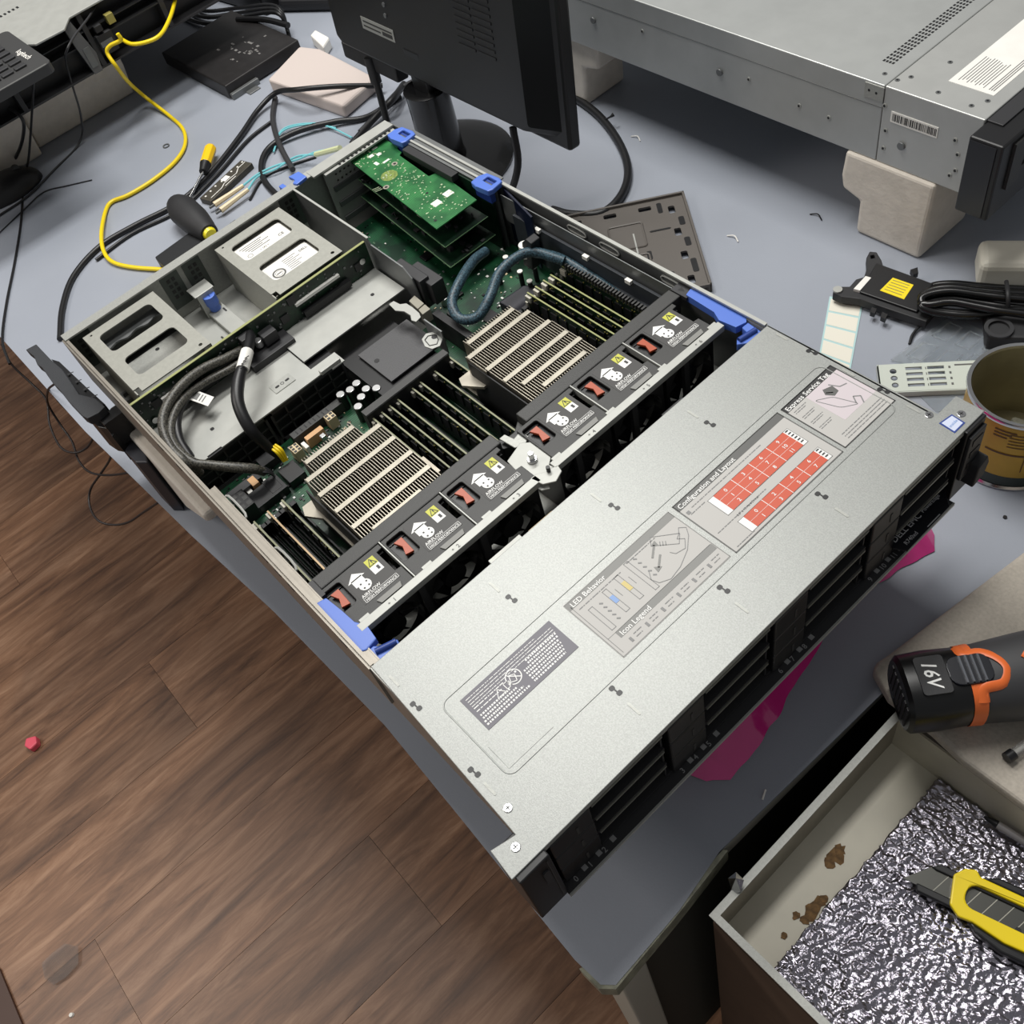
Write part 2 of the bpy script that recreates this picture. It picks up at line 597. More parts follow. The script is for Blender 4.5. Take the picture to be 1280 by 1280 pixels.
# rear wall
holes = [rrect(y, y+58, -82, -66, 4) for y in (18, 96)]
m = MB().prism_x(rect(0, 434, -85.5, 0), 0, 1.4, holes)
m.box(-3, 9, 0, 300, -1, 0.8)
m.box(-4, 0, 100, 190, -1, 0.6)
obj('rear_wall', m, STEEL, SV)
m = MB().prism_x(rect(330, 434, -85.5, -1), 9, 10.4, [circ(y, z, 1.7, 6) for y in [345+6*k for k in range(14)] for z in (-12, -20)])
m.box(-4, 12, 318, 432, -1, 1.2)
m.box(12, 17, 330, 430, -4, -2)
m.box(-6, 6, 300, 322, -1, 0.5)
obj('rear_frame', m, STEEL2, SV)
vh = None
for k in range(13):
    s_ = MB().cyl(14, 352+6*k, -3, -1.6, 1.7, n=8)
    if vh is None:
        vh = obj('vent_hole', s_, BLACK, SV)
    else:
        dup(vh, 0, 6*k)
# perforated patches on the rear wall and drive bay
for y0 in (4, 114, 142, 272):
    m = MB().box(1.6, 2.4, y0, y0+22, -48, -5)
    obj('wall_bracket', m, mat('dark_steel_bracket', (78, 84, 80), 0.45, 0.5), SV)
    m = MB()
    for a in range(2):
        for b_ in range(4):
            m.box(2.4, 2.8, y0+6+a*6, y0+10+a*6, -36+b_*7, -32+b_*7)
    o = obj('bracket_holes', m, BLACK, SV)
    o['kind'] = 'stuff'
# drive tray floor and side
obj('bay_floor', MB().box(2, 140, 3, 292, -62, -60.5), STEEL2, SV)
obj('bay_step', MB().box(8, 138, 136, 156, -60.5, -54), STEEL2, SV, bevel=1)
m = MB().prism_y([(10, -85), (148, -85), (216, -85), (222, -48), (218, -18), (206, -9), (152, -7), (148, 0), (10, 0)], 291, 292.4)
obj('bay_divider', m, STEELD, SV)
m = MB().box(9, 150, 290.6, 293, 0, 0.8)
obj('divider_rim', m, STEEL2, SV)
obj('latch_tab', MB().box(10, 30, 132, 156, -30, -28.5).box(29, 30.4, 134, 154, -60, -28.5), STEEL2, SV, bevel=.6)
m = MB().cyl(30, 146, -54, -46, 6.2, n=20).cyl(30, 146, -46, -34, 7.4, n=20)
kn = obj('thumbscrew', m, BLUEP, SV, bevel=.7)
obj('screw_slot', MB().box(26, 34, 145.3, 146.7, -34, -33.7), BLUED, kn)
for x, y in ((62, 205), (62, 14)):
    obj('bay_catch', MB().prism(rrect(x-8, x+8, y-7, y+7, 2), -60.5, -56, [rrect(x-5, x+5, y-4, y+4, 1.5)]), STEELD, SV)
for x, y in ((70, 128), (96, 146), (40, 152), (110, 128)):
    obj('bay_slot', MB().prism(rrect(x-4, x+4, y-1, y+1, 0.9, 2), -54 if y > 135 and y < 157 else -60.5, -53.6 if y > 135 and y < 157 else -60), DGREY2, SV)

# two drive cages
def cage(y0, with_drive):
    x0, x1, y1 = 13, 137, y0+86
    h = [rrect(26, 62, y0+12, y0+74, 6), rrect(80, 116, y0+14, y0+73, 6), circ(18, y0+8, 1.4, 8), circ(130, y0+78, 2.2, 8)]
    c = obj('drive_cage', MB().prism([(x0, y0), (x1-8, y0), (x1-8, y0+6), (x1, y0+6), (x1, y1), (x0, y1)], -6, -4.8, h).box(x0, x1, y0, y0+1.2, -60, -6).box(x0, x1, y1-1.2, y1, -60, -6),
            mat('cage_steel', (160, 160, 152), 0.5, 0.35, 0.05, 300), SV)
    if with_drive:
        obj('drive_body', MB().box(18, 130, y0+3, y0+83, -22, -10), mat('drive_alloy', (150, 148, 140), 0.4, 0.6), c, bevel=1)
        m = MB()
        m.box(28, 60, y0+13, y0+73, -10, -9.6)
        m.m = 1
        for i in range(5):
            m.box(32+i*3.2, 33.1+i*3.2, y0+18+2*i, y0+42+random.random()*16, -9.6, -9.5)
        m.text('CE', 50, y0+60, -9.4, 6)
        m.lathe([(3.2, -9.5), (2.6, -9.5)], 50, y0+22, 14)
        m.text('~ (A) ~', 52, y0+34, -9.4, 4)
        obj('drive_label', m, [PAPER, LABD], c)
        m = MB()
        m.box(82, 114, y0+16, y0+72, -10, -9.6)
        m.m = 1
        m.text('DELL', 92, y0+59, -9.4, 4.6)
        m.lathe([(7.6, -9.5), (5.6, -9.5)], 102, y0+26, 24)
        m.lathe([(4.4, -9.5), (3.9, -9.5)], 102, y0+26, 24)
        m.box(101.3, 102.7, y0+23, y0+29, -9.5, -9.4)
        for i in range(7):
            m.box(88+i*3.1, 88.8+i*3.1, y0+38, y0+50+random.random()*14, -9.6, -9.5)
        obj('drive_label', m, [PAPER, LABD], c)
    else:
        m = MB().prism([(18, y0+6), (30, y0+6)]+[(33+2*math.sin(k*1.1), y0+6+4.2*k) for k in range(18)]+[(18, y0+80)], -20, -18)
        obj('inner_bracket', m, STEELD, c)
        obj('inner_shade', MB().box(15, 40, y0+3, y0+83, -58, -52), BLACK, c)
        obj('inner_plate', MB().box(41, 128, y0+3, y0+84, -42, -41), STEEL, c)
        obj('plate_hole', MB().cyl(48, y0+52, -41, -40.8, 2.4), BLACK, c)
    return c
cage(15, False)
cage(180, True)
# backplane between the cages and the fans
bpn = obj('backplane', MB().box(143, 145.6, 2, 289, -58, -5), PCBD, SV)
obj('board_edge', MB().box(142.8, 145.8, 2, 289, -5, -4.4), PCBE, bpn)
for y0 in (34, 196):
    obj('drive_connector', MB().box(145.6, 152, y0, y0+60, -36, -29), BLACK, bpn)
    obj('connector_strip', MB().box(145.6, 149, y0-4, y0+52, -20, -17), PAPER, bpn)
obj('connector_strip', MB().box(146, 152, 22, 32, -46, -40), PAPER, bpn)
for x_, y_, z_ in ((150, 118, -26), (150, 140, -24)):
    obj('capacitor', MB().cyl(x_, y_, z_-8, z_, 4.4, n=18), CAPM, bpn, bevel=.8)
cb = obj('power_socket', MB().box(145.6, 156, 124, 136, -22, -10).box(145.6, 158, 144, 160, -32, -20).box(145.6, 168, 118, 170, -46, -34), DGREY2, bpn, bevel=.6)
for y0, z0 in ((112, -40), (172, -30), (186, -16), (268, -30), (20, -24)):
    obj('board_chip', MB().box(145.6, 147.2, y0, y0+9, z0, z0+9), CHIP, bpn)
for y, z in ((14, -34), (278, -22)):
    obj('board_screw', MB(Matrix.Translation((146.2, y, z)) @ Matrix.Rotation(math.pi/2, 4, 'Y')).cyl(0, 0, 0, 1.6, 3.4, n=14), CHROME, bpn)
m = MB()
for k in range(150):
    y = random.uniform(6, 284)
    z = random.uniform(-52, -8)
    m.box(145.6, 146.6, y, y+random.uniform(.8, 2.6), z, z+random.uniform(.8, 2.2))
o = obj('board_components', m, STEELD, bpn)
o['kind'] = 'stuff'

# power supply covers (two flat metal plates) and their grilles
pl = obj('supply_cover', MB().box(146, 222, 3, 158, -43.5, -42), STEEL2, SV)
obj('supply_cover', MB().box(146, 199, 158.6, 289, -40.5, -39), STEEL2, SV)
obj('cover_lip', MB().prism([(212, 6), (226, 6), (226, 26), (224, 26), (224, 42), (226, 42), (226, 160), (224, 160), (224, 172), (230, 172), (230, 187), (212, 187)], -42, -40.5), STEEL2, SV)
m = MB().box(224, 229, 160, 184, -40.5, -36)
obj('lip_catch', m, STEEL2, SV, bevel=.5)
pt = obj('cover_patch', MB().prism(rrect(196, 210, 116, 140, 1), -42, -41.2), STEEL, SV)
for y, x in ((122, 203), (134, 203)):
    obj('patch_slot', MB().prism(rrect(x-1.2, x+1.2, y-2.4, y+2.4, 1.1, 2), -41.2, -40.9), BLACK, pt)
obj('patch_mark', MB().lathe([(2.2, -41.1), (1.5, -41.1)], 203, 128, 6), DGREY2, pt)
for x, y in ((196, 48), (178, 262)):
    obj('cover_hole', MB().prism(rrect(x-2, x+2, y-2, y+2, 1.6), -42 if y < 158 else -39, -41.7 if y < 158 else -38.7), BLACK, SV)
for y0, y1 in ((8, 92), (96, 186)):
    g = obj('supply_grille', MB().box(224, 226, y0, y1, -84, -80).box(224, 226, y0, y1, -46, -42).box(224, 226, y0, y0+2.5, -84, -42).box(224, 226, y1-2.5, y1, -84, -42), DGREY2, SV)
    n_ = 5
    for k in range(1, n_):
        y = y0+(y1-y0)*k/n_
        obj('grille_bar', MB().box(224.4, 225.6, y-.8, y+.8, -80, -46), DGREY, g)
    for k in range(1, 3):
        z = -80+34*k/3
        obj('grille_bar', MB().box(224.4, 225.6, y0+2, y1-2, z-.8, z+.8), DGREY, g)
    obj('supply_body', MB().box(150, 221, y0+1, y1-1, -84, -45), BLACK, g)

# motherboard with its parts
mbd = obj('motherboard', MB().prism([(20, 294), (222, 294), (222, 188), (232, 188), (232, 4), (455, 4), (455, 430), (20, 430)], -80, -78.4), PCBM, SV)
m = MB()
pal = [CHIP, DGREY, PAPER, CAPM, BEIGE]
for k in range(620):
    x, y = random.choice(((random.uniform(232, 330), random.uniform(6, 426)), (random.uniform(24, 320), random.uniform(296, 424)), (random.uniform(232, 325), random.uniform(30, 160))))
    s1, s2 = random.uniform(.8, 3.2), random.uniform(.8, 3.2)
    m.m = random.choice((0, 0, 0, 1, 1, 2, 3, 3, 4))
    m.box(x, x+s1, y, y+s2, -78.4, -78.4+random.uniform(.5, 1.6))
o = obj('small_components', m, pal, mbd)
o['kind'] = 'stuff'
for x, y, a, b_, h, mt in ((205, 330, 12, 14, 3, CHIP), (150, 318, 14, 14, 3, CHIP), (128, 352, 12, 12, 2, CHIP), (250, 330, 22, 16, 2, CHIP), (226, 312, 10, 10, 3, DGREY),
                          (268, 372, 14, 10, 3, CHIP), (236, 60, 14, 20, 9, DGREY2), (252, 18, 10, 34, 12, DGREY2), (268, 30, 22, 34, 10, BLACK)):
    obj('board_chip', MB().box(x, x+a, y, y+b_, -78.4, -78.4+h), mt, mbd, bevel=.3)
for x, y, r, h in ((160, 322, 5, 12), (212, 322, 4.4, 10), (232, 318, 3.6, 10), (186, 304, 3.6, 9), (278, 82, 3.4, 8)):
    obj('capacitor', MB().cyl(x, y, -78.4, -78.4+h, r, n=16), CAPM, mbd, bevel=.6)
cs = None
for px, py in ((425, 492), (437, 486), (445, 478), (457, 485), (451, 495), (447, 507), (470, 484)):
    p = P(px, py, -58)
    c_ = MB().cyl(p[0], p[1], -78.4, -60, 4.5, n=16)
    o = obj('black_capacitor', c_, BLACK, mbd)
    obj('capacitor_top', MB().cyl(p[0], p[1], -60, -58.4, 4.3, n=16), CAPM, o, bevel=.5)
# long slotted connector and small sockets beside the left heatsink
p0, p1 = P(363, 545, -66), P(428, 502, -66)
lc = obj('card_connector', MB().box(p0[0]-3, p0[0]+6, p0[1], p1[1], -78.4, -66), DGREY, mbd, bevel=.5)
for k in range(8):
    y = p0[1]+6+k*(p1[1]-p0[1]-18)/8
    obj('connector_key', MB().box(p0[0]-1, p0[0]+4, y, y+1.2, -66, -65.7), BLACK, lc)
def sock(px, py, a, b_, z1, mt, pins=(0, 0)):
    p = P(px, py, z1)
    s_ = obj('socket', MB().box(p[0]-a/2, p[0]+a/2, p[1]-b_/2, p[1]+b_/2, -78.4, z1), mt, mbd, bevel=.4)
    if pins[0]:
        for i in range(pins[0]):
            for j in range(pins[1]):
                cx = p[0]-a/2+a*(i+.5)/pins[0]
                cy = p[1]-b_/2+b_*(j+.5)/pins[1]
                obj('pin_hole', MB().box(cx-a/pins[0]*.32, cx+a/pins[0]*.32, cy-b_/pins[1]*.32, cy+b_/pins[1]*.32, z1, z1+.2), DGREY2 if mt != BLACK else DGREY, s_)
sock(412, 520, 9, 10, -64, BEIGE, (2, 2))
sock(392, 541, 6, 20, -66, PEACH)
sock(369, 560, 12, 9, -64, BEIGE, (3, 2))
sock(381, 556, 10, 4, -70, PAPER)
sock(403, 544, 5, 5, -68, CAPM)
sock(316, 601, 12, 7, -66, PEACH)
sock(310, 612, 12, 5, -70, PAPER)
sock(364, 589, 22, 18, -68, BLACK)
sock(340, 605, 20, 12, -68, BLACK)
sock(302, 625, 24, 14, -58, BLACK, (3, 2))
for k in range(6):
    sock(291+random.random()*40, 618+random.random()*14, 2, 3, -76, PAPER)

# memory modules: thin upright boards, seen edge-on
def dimm(y, x0=308, x1=441, ztop=-45, mt=DIMMP, rim=None):
    d = obj('memory_module', MB().box(x0, x1, y-.7, y+.7, -76, ztop), mt, SV)
    obj('board_edge', MB().box(x0, x1, y-.8, y+.8, ztop, ztop+.5), rim or mat('memory_board_edge', (140, 142, 112), 0.5), d)
    m = MB()
    for k in range(9):
        xx = x0+7+k*13.6
        m.box(xx, xx+9, y+.7, y+1.8, -66, ztop-6)
        m.box(xx, xx+9, y-1.8, y-.7, -66, ztop-6)
    o = obj('memory_chips', m, CHIP, d)
    o['kind'] = 'stuff'
    m = MB()
    rg_ = random.Random(int(y))
    for k in range(16):
        xx = x0+8+rg_.random()*118
        zz = ztop-2-rg_.random()*8
        m.box(xx, xx+1.1, y-1.1, y-.7, zz, zz+1.1)
    o = obj('memory_contacts', m, mat('gold_contact', (190, 178, 96), .35, .4), d)
    o['kind'] = 'stuff'
    obj('retaining_clip', MB().box(x0-4, x0, y-2.6, y+2.6, -78, ztop-12).box(x0-1, x0+7, y-3.4, y+.4, ztop-9, ztop-2), mat('ivory_clip', (196, 192, 178), 0.4), d, bevel=.6)
    return d
def slot(y, x0=302, x1=447):
    return obj('memory_slot', MB().box(x0, x1, y-3.2, y-1, -78.4, -70).box(x0, x1, y+1, y+3.2, -78.4, -70).box(x0, x0+5, y-3, y+3, -78.4, -58).box(x1-5, x1, y-3, y+3, -78.4, -58), BLACK, SV, bevel=.4)
d0 = dimm(161)
for y in (171, 181, 191, 209, 219, 237, 258):
    dup(d0, 0, y-161)
for y in (166, 176, 186, 200, 214, 228, 248):
    slot(y)
for y in (16, 31, 47):
    dimm(y, 322, 452, -45, DIMMP, mat('bronze_board_edge', (176, 150, 116), .4, .3) if y == 31 else None)
for y in (22, 26, 38, 42, 54):
    slot(y, 318, 452)
d0 = dimm(365, 304, 440, -44, DIMMP, PCBE)
for y in (376, 387, 397, 413):
    dup(d0, 0, y-365)
for y in (350, 358, 370, 381, 392, 405):
    slot(y)

# heatsinks: many thin fins crossed by plated ribs
def heatsink(bars, fins, base, zt=-15):
    (bx0, bx1, by0, by1) = base
    h = obj('heatsink', MB().box(bx0, bx1, by0, by1, -76, -70), FIN, SV)
    m = MB()
    for (fx0, fx1, fy0, fy1) in fins:
        n_ = int((fy1-fy0)/2.7)
        for k in range(n_+1):
            y = fy0+k*(fy1-fy0)/n_
            m.box(fx0, fx1, y-.35, y+.35, -70, zt-1)
    o = obj('fins', m, FIN, h)
    o['kind'] = 'stuff'
    for (x, y0, y1) in bars:
        r_ = obj('rib', MB().box(x-2.6, x+2.6, y0, y1, zt-1.4, zt), CREAMM, h, bevel=.4)
    return h
heatsink([(332, 80, 134), (350, 69, 151), (372, 67, 151), (397, 67, 151), (422, 67, 151), (437, 78, 130)],
         [(325, 350, 80, 134), (346, 376, 69, 151), (376, 442, 67, 151)], (326, 442, 66, 154))
obj('sink_plate', MB().prism([(340, 56), (350, 52), (366, 62), (430, 62), (430, 66), (340, 66)], -52, -49), CREAMM, SV)
heatsink([(337, 266, 324), (352, 254, 331), (377, 255, 334), (400, 256, 334), (416, 264, 336), (432, 274, 326)],
         [(330, 352, 266, 324), (348, 378, 254, 331), (378, 438, 256, 335)], (328, 438, 254, 336))
obj('sink_plate', MB().prism([(345, 242), (354, 238), (372, 250), (372, 256), (345, 256)], -40, -37), CREAMM, SV)
obj('sink_plate', MB().box(404, 428, 150, 156, -46, -22), FIN, SV)
obj('sink_side', MB().box(352, 436, 252.6, 253.8, -74, -20), BLACKM, SV)
obj('sink_side', MB().box(350, 440, 64, 65.4, -74, -24), BLACKM, SV)

# air guide bar, controller cover and catch
bq = [P(450, 514, -38), P(555, 438, -38), P(561, 443, -38), P(456, 522, -38)]
bx0 = (bq[0][0]+bq[1][0])/2
bx1 = (bq[2][0]+bq[3][0])/2
by0, by1 = bq[0][1], bq[1][1]
obj('controller_duct', MB().box(bx0, bx1, by0, by1, -74, -38), BLACKM, SV, bevel=.5)
obj('duct_top', MB().box(bx0+.3, bx1-.5, by0, by1, -38, -37.2), DGREY, SV)
ca_ = [P(a_, b_, -56)[:2] for a_, b_ in ((445, 444), (497, 409), (552, 430), (490, 475))]
fx0, fx1 = (ca_[0][0]+ca_[1][0])/2, (ca_[2][0]+ca_[3][0])/2
fy0, fy1 = (ca_[0][1]+ca_[3][1])/2, ca_[2][1]
fc = obj('controller_cover', MB().box(fx0, fx1, fy0, fy1, -58, -56), mat('graphite_cover', (74, 74, 76), 0.5, bump=.3, bscale=900), SV)
obj('cover_hole', MB().cyl(*P(471, 451, -56)[:2], -56, -55.7, 2.8), BLACK, fc)
obj('controller_well', MB().box(204, bx0, 190, by1+4, -78, -60), BLACK, SV)
obj('metal_hinge', MB().prism([P(a_, b_, -34)[:2] for a_, b_ in ((486, 380), (492, 376), (500, 380), (508, 379), (516, 384), (524, 391), (526, 396), (520, 402), (514, 400), (513, 394), (505, 389), (494, 388))], -35.4, -34), STEEL2, SV, bevel=.4)
hb = [P(a_, b_, -36)[:2] for a_, b_ in ((511, 376), (518, 369), (530, 379), (522, 386))]
obj('hinge_block', MB().prism(hb, -50, -36), mat('grey_ivory_block', (150, 146, 132), .5), SV, bevel=.6)
hb = [P(a_, b_, -36)[:2] for a_, b_ in ((523, 387), (531, 380), (538, 386), (528, 393))]
obj('hinge_block', MB().prism(hb, -50, -36), MATS['grey_ivory_block'], SV, bevel=.6)
hb = P(530, 399, -26), P(551, 415, -26)
obj('hinge_bracket', MB().box(hb[0][0], hb[1][0], hb[0][1]-.7, hb[0][1]+.7, -56, -26), STEELD, SV)
lz = -36
pl_ = [P(a_, b_, lz)[:2] for a_, b_ in ((527, 424), (532, 417), (543, 414), (550, 418), (553, 424), (550, 432), (540, 436), (531, 433))]
lt = obj('metal_latch', MB().prism(pl_, lz-1.4, lz), STEEL2, SV, bevel=.4)
obj('latch_hole', MB().cyl(*P(543, 421, lz)[:2], lz, lz+.3, 3), BLACK, lt)
obj('latch_outline', MB().tube([P(a_, b_, lz+.3) for a_, b_ in ((531, 425), (535, 420), (544, 418), (548, 424), (546, 430), (537, 432), (531, 425))], .5, 5, smooth=False), DGREY, lt)
ra = P(540, 392, -50)
obj('board_rail', MB().box(ra[0], 330, ra[1], ra[1]+8, -78, -50), BLACKM, SV)
obj('rail_block', MB().box(180, 226, 294, 306, -56, -20).box(194, 236, 300, 316, -50, -24), DGREY2, SV, bevel=1)

# riser cage with the expansion cards
obj('riser_bracket', MB().box(30, 200, 424, 426, -80, 0.6).box(50, 180, 420, 431, -2, -0.6), STEELD, SV)
obj('riser_rim', MB().box(48, 180, 423.4, 426, 0.4, 1.2), STEEL2, SV)
obj('riser_board', MB().box(32, 198, 418, 420.5, -78, -3), PCBD, SV)
obj('riser_slot', MB().box(58, 146, 409, 419, -8, 0), BLACKM, SV, bevel=.8)
gc = obj('expansion_card', MB().prism([(2, 368), (190, 350), (189, 406), (116, 413), (112, 402), (52, 407), (50, 412), (40, 413), (38, 416), (2, 417)], -10, -8.6), PCBG, SV)
m = MB()
for x, y, a, b_ in ((22, 384, 5, 6), (27, 392, 5, 5), (14, 395, 3, 7), (38, 380, 7, 4), (152, 372, 9, 10), (150, 390, 9, 10), (46, 387, 3, 9)):
    obj('card_sticker', MB().box(x, x+a, y, y+b_, -8.6, -8.3), PAPER, gc)
m = MB()
for x, y in ((60, 394), (86, 362)):
    m.lathe([(3.6, -8.4), (1.8, -8.4)], x, y, 16)
m.m = 1
for x, y in ((60, 394), (86, 362), (134, 382), (178, 358)):
    m.cyl(x, y, -8.5, -8.3, 1.6, n=10)
obj('mounting_hole', m, [CREAMM, BLACK], gc)
m = MB()
for k in range(170):
    x = random.uniform(8, 184)
    y = random.uniform(368-x*.09, 400)
    m.box(x, x+random.uniform(.6, 2), y, y+random.uniform(.6, 2.4), -8.6, -8.1)
for i in range(3):
    for j in range(8):
        m.box(76+i*3+j*.3, 77+i*3+j*.3, 350+j, 350.6+j, -8.6, -8.4)
o = obj('card_components', m, mat('pale_solder', (190, 206, 170), .4, .3), gc)
o['kind'] = 'stuff'
obj('gold_patch', MB().prism(circ(72, 377, 10, 9), -8.6, -8.5), mat('tan_thermal_stain', (116, 134, 62), .5, var=.4, vscale=300), gc)
obj('card_edge', MB().box(150, 178, 354, 356, -12, -10).box(2, 6, 368, 417, -20, -8.4), CREAMM, gc)
for z, y0, x1 in ((-31, 350, 196), (-52, 346, 202)):
    e_ = obj('expansion_card', MB().prism([(16, y0+16), (x1, y0), (x1, 410), (16, 414)], z, z+1.6), PCBD, SV)
    m = MB()
    for k in range(60):
        x = random.uniform(20, x1-4)
        y = random.uniform(y0+14, 405)
        m.box(x, x+random.uniform(1, 7), y, y+random.uniform(1, 6), z+1.6, z+1.6+random.uniform(.8, 5))
    o = obj('card_components', m, DGREY2, e_)
    o['kind'] = 'stuff'
    obj('board_edge', MB().line(16, y0+16, x1, y0, z+1.7, 1.2).line(x1, y0, x1, 410, z+1.7, 1.2), mat('green_board_edge', (74, 104, 70), .5), e_)
for k in range(3):
    obj('slot_cover', MB().box(10.5, 13, 336, 420, -30-k*20, -24-k*20), STEELD, SV)
def blue_latch(x, y, a=0, s=1.0):
    M = xf(x, y, 0, a)
    ring = [(-15*s, -11*s), (-5*s, -13*s), (13*s, -11*s), (15*s, -6*s), (13*s, 9*s), (6*s, 11*s), (-12*s, 9*s), (-16*s, 0)]
    l = obj('blue_latch', MB(M).prism(ring, -3, 3.5, [rect(-6*s, 8*s, -2*s, 6*s)]), BLUEP, SV, bevel=1.2)
    obj('latch_pin', MB(M).box(-6*s, 8*s, 1*s, 4*s, -3, 1), BLUED, l)
    obj('latch_neck', MB(M).box(-13*s, 12*s, -9*s, -3*s, -14, -3), BLUED, l)
blue_latch(40, 425)
blue_latch(190, 424)
obj('blue_latch', MB().prism([(-13, 300), (-11, 313), (6, 313), (8, 298), (2, 296), (-1, 301), (-6, 301)], -1, 3), BLUEP, SV, bevel=.8)
obj('blue_latch', MB().box(-16, -6, 286, 292, -8, -2), BLUEP, SV, bevel=.8)
obj('blue_panel', MB(xf(204, 432, 0, -14)).box(0, 62, -1, 1, -70, -4), mat('navy_panel', (10, 18, 42), .4), SV)

# expansion divider
obj('cable_clamp', MB().prism_y([(262, -52), (268, -20), (276, -12), (284, -14), (280, -30), (276, -52)], 396, 408), BLACKM, SV, bevel=1)
obj('cable_wrap', MB(xf(266, 400, -40, 0)).cyl(0, 0, 0, 14, 6.4, n=18), PAPER, SV)
obj('inner_guide', MB().box(225, 445, 421, 424, -70, -22).box(290, 440, 414, 424, -44, -40), mat('slate_guide', (44, 48, 54), .5), SV)
gt = obj('guide_teeth', MB(), BLACK, SV) if False else None
m = MB()
for k in range(28):
    m.box(312+k*4.2, 314+k*4.2, 410, 416, -42, -36)
o = obj('guide_teeth', m, DGREY, SV)
o['kind'] = 'stuff'
for x in (262, 332, 390):
    obj('guide_tab', MB().box(x, x+7, 418, 422, -24, -20), PAPER, SV)
for px, py in ((632, 322), (622, 338), (650, 340), (668, 334), (662, 352)):
    p = P(px, py, -60)
    obj('white_stud', MB().cyl(p[0], p[1], -78.4, -60, 2.6, n=12), BLACKM, SV)
    obj('stud_head', MB().cyl(p[0], p[1], -60, -58.6, 3, n=12), PAPER, SV)
obj('riser_clip', MB().prism([(268, 352), (300, 352), (320, 372), (318, 398), (290, 402), (270, 384)], -78, -66), mat('dusk_plastic', (40, 40, 48), .45), SV, bevel=2)

# cables inside the chassis
def cable(name, pts, r, mt, parent=None, **k):
    return obj(name, MB().tube(pts, r, 10, **k), mt, parent, smooth=True)
c1 = [P(607, 314, -40), P(592, 326, -34), P(576, 350, -30), P(565, 378, -34), P(575, 398, -40), P(597, 396, -38), P(612, 372, -30), P(624, 342, -26), P(645, 322, -24), P(668, 315, -26), P(705, 326, -34)]
cable('braided_cable', c1, 5.2, BRAID, SV)
c1 = [P(668, 316, -30), P(700, 322, -36), P(740, 345, -40), P(790, 378, -46), P(815, 394, -56)]
cable('braided_cable', c1, [5, 4.4, 4, 3.6, 3.4], BRAID, SV)
pw = [P(309, 408, -22), P(313, 424, -10), P(306, 450, -4), P(298, 478, -6), P(298, 505, -12), P(312, 535, -26), P(332, 556, -48), P(352, 572, -66)]
pc = cable('power_cable', pw, [3.5, 5, 5, 6, 6, 6, 5, 4], RUBBER, SV)
m = MB().tube([P(309, 440, -5.6), P(306, 451, -4.2), P(303, 462, -4.2)], 6.2, 14, smooth=False)
wp = obj('cable_label', m, PAPER, pc, smooth=True)
m = MB()
for k in range(4):
    a = P(309-k*2, 446+k*3.4, 2.4)
    m.box(a[0]-.6, a[0]+.6, a[1]-3, a[1]+2, 2.2, 2.5)
obj('label_print', m, LABK, pc)
for k in range(3):
    cable('yellow_wire', [P(338+3*k, 560-2*k, -52), P(346+3*k, 566-2*k, -54), P(355+2*k, 577-k, -66)], 1.3, YCAB, pc)
pw = [P(305, 436, -24), P(282, 448, -18), P(252, 462, -12), P(225, 484, -8), P(207, 512, -10), P(204, 536, -14), P(214, 560, -20), P(232, 578, -26), P(250, 592, -46)]
cable('braided_cable', pw, 4.8, BRAID2, SV)
pw = [P(312, 446, -30), P(286, 462, -26), P(256, 478, -22), P(228, 500, -16), P(214, 530, -16), P(218, 556, -22), P(240, 577, -28), P(262, 581, -32), P(290, 584, -38), P(316, 586, -46), P(330, 590, -58)]
cable('power_cable', pw, [4, 4, 4, 4, 4, 4.5, 4.5, 4.5, 5, 5, 4], BRAID2, SV)
pw = [P(296, 452, -34), P(262, 474, -30), P(236, 494, -24), P(222, 520, -20), P(224, 548, -24), P(238, 572, -32)]
cable('power_cable', pw, 4.4, RUBBER, SV)
for k in range(4):
    cable('grey_wire', [P(320, 584+k*2, -50), P(332+k, 585+k*2, -56), P(342, 592+k, -66)], .9, RUBBER2, SV)
p = P(252, 498, -24)
fg = obj('cable_flag', MB(xf(p[0], p[1], -24, 28, 18)).box(-10, 10, -6, 6, 0, .6), PAPER, SV)
obj('flag_print', MB(xf(p[0], p[1], -24, 28, 18)).box(-8, -3, -4, 4, .6, .8).box(-1, 0, -4, 4, .6, .8).box(2, 3, -4, 4, .6, .8), LABD, SV)

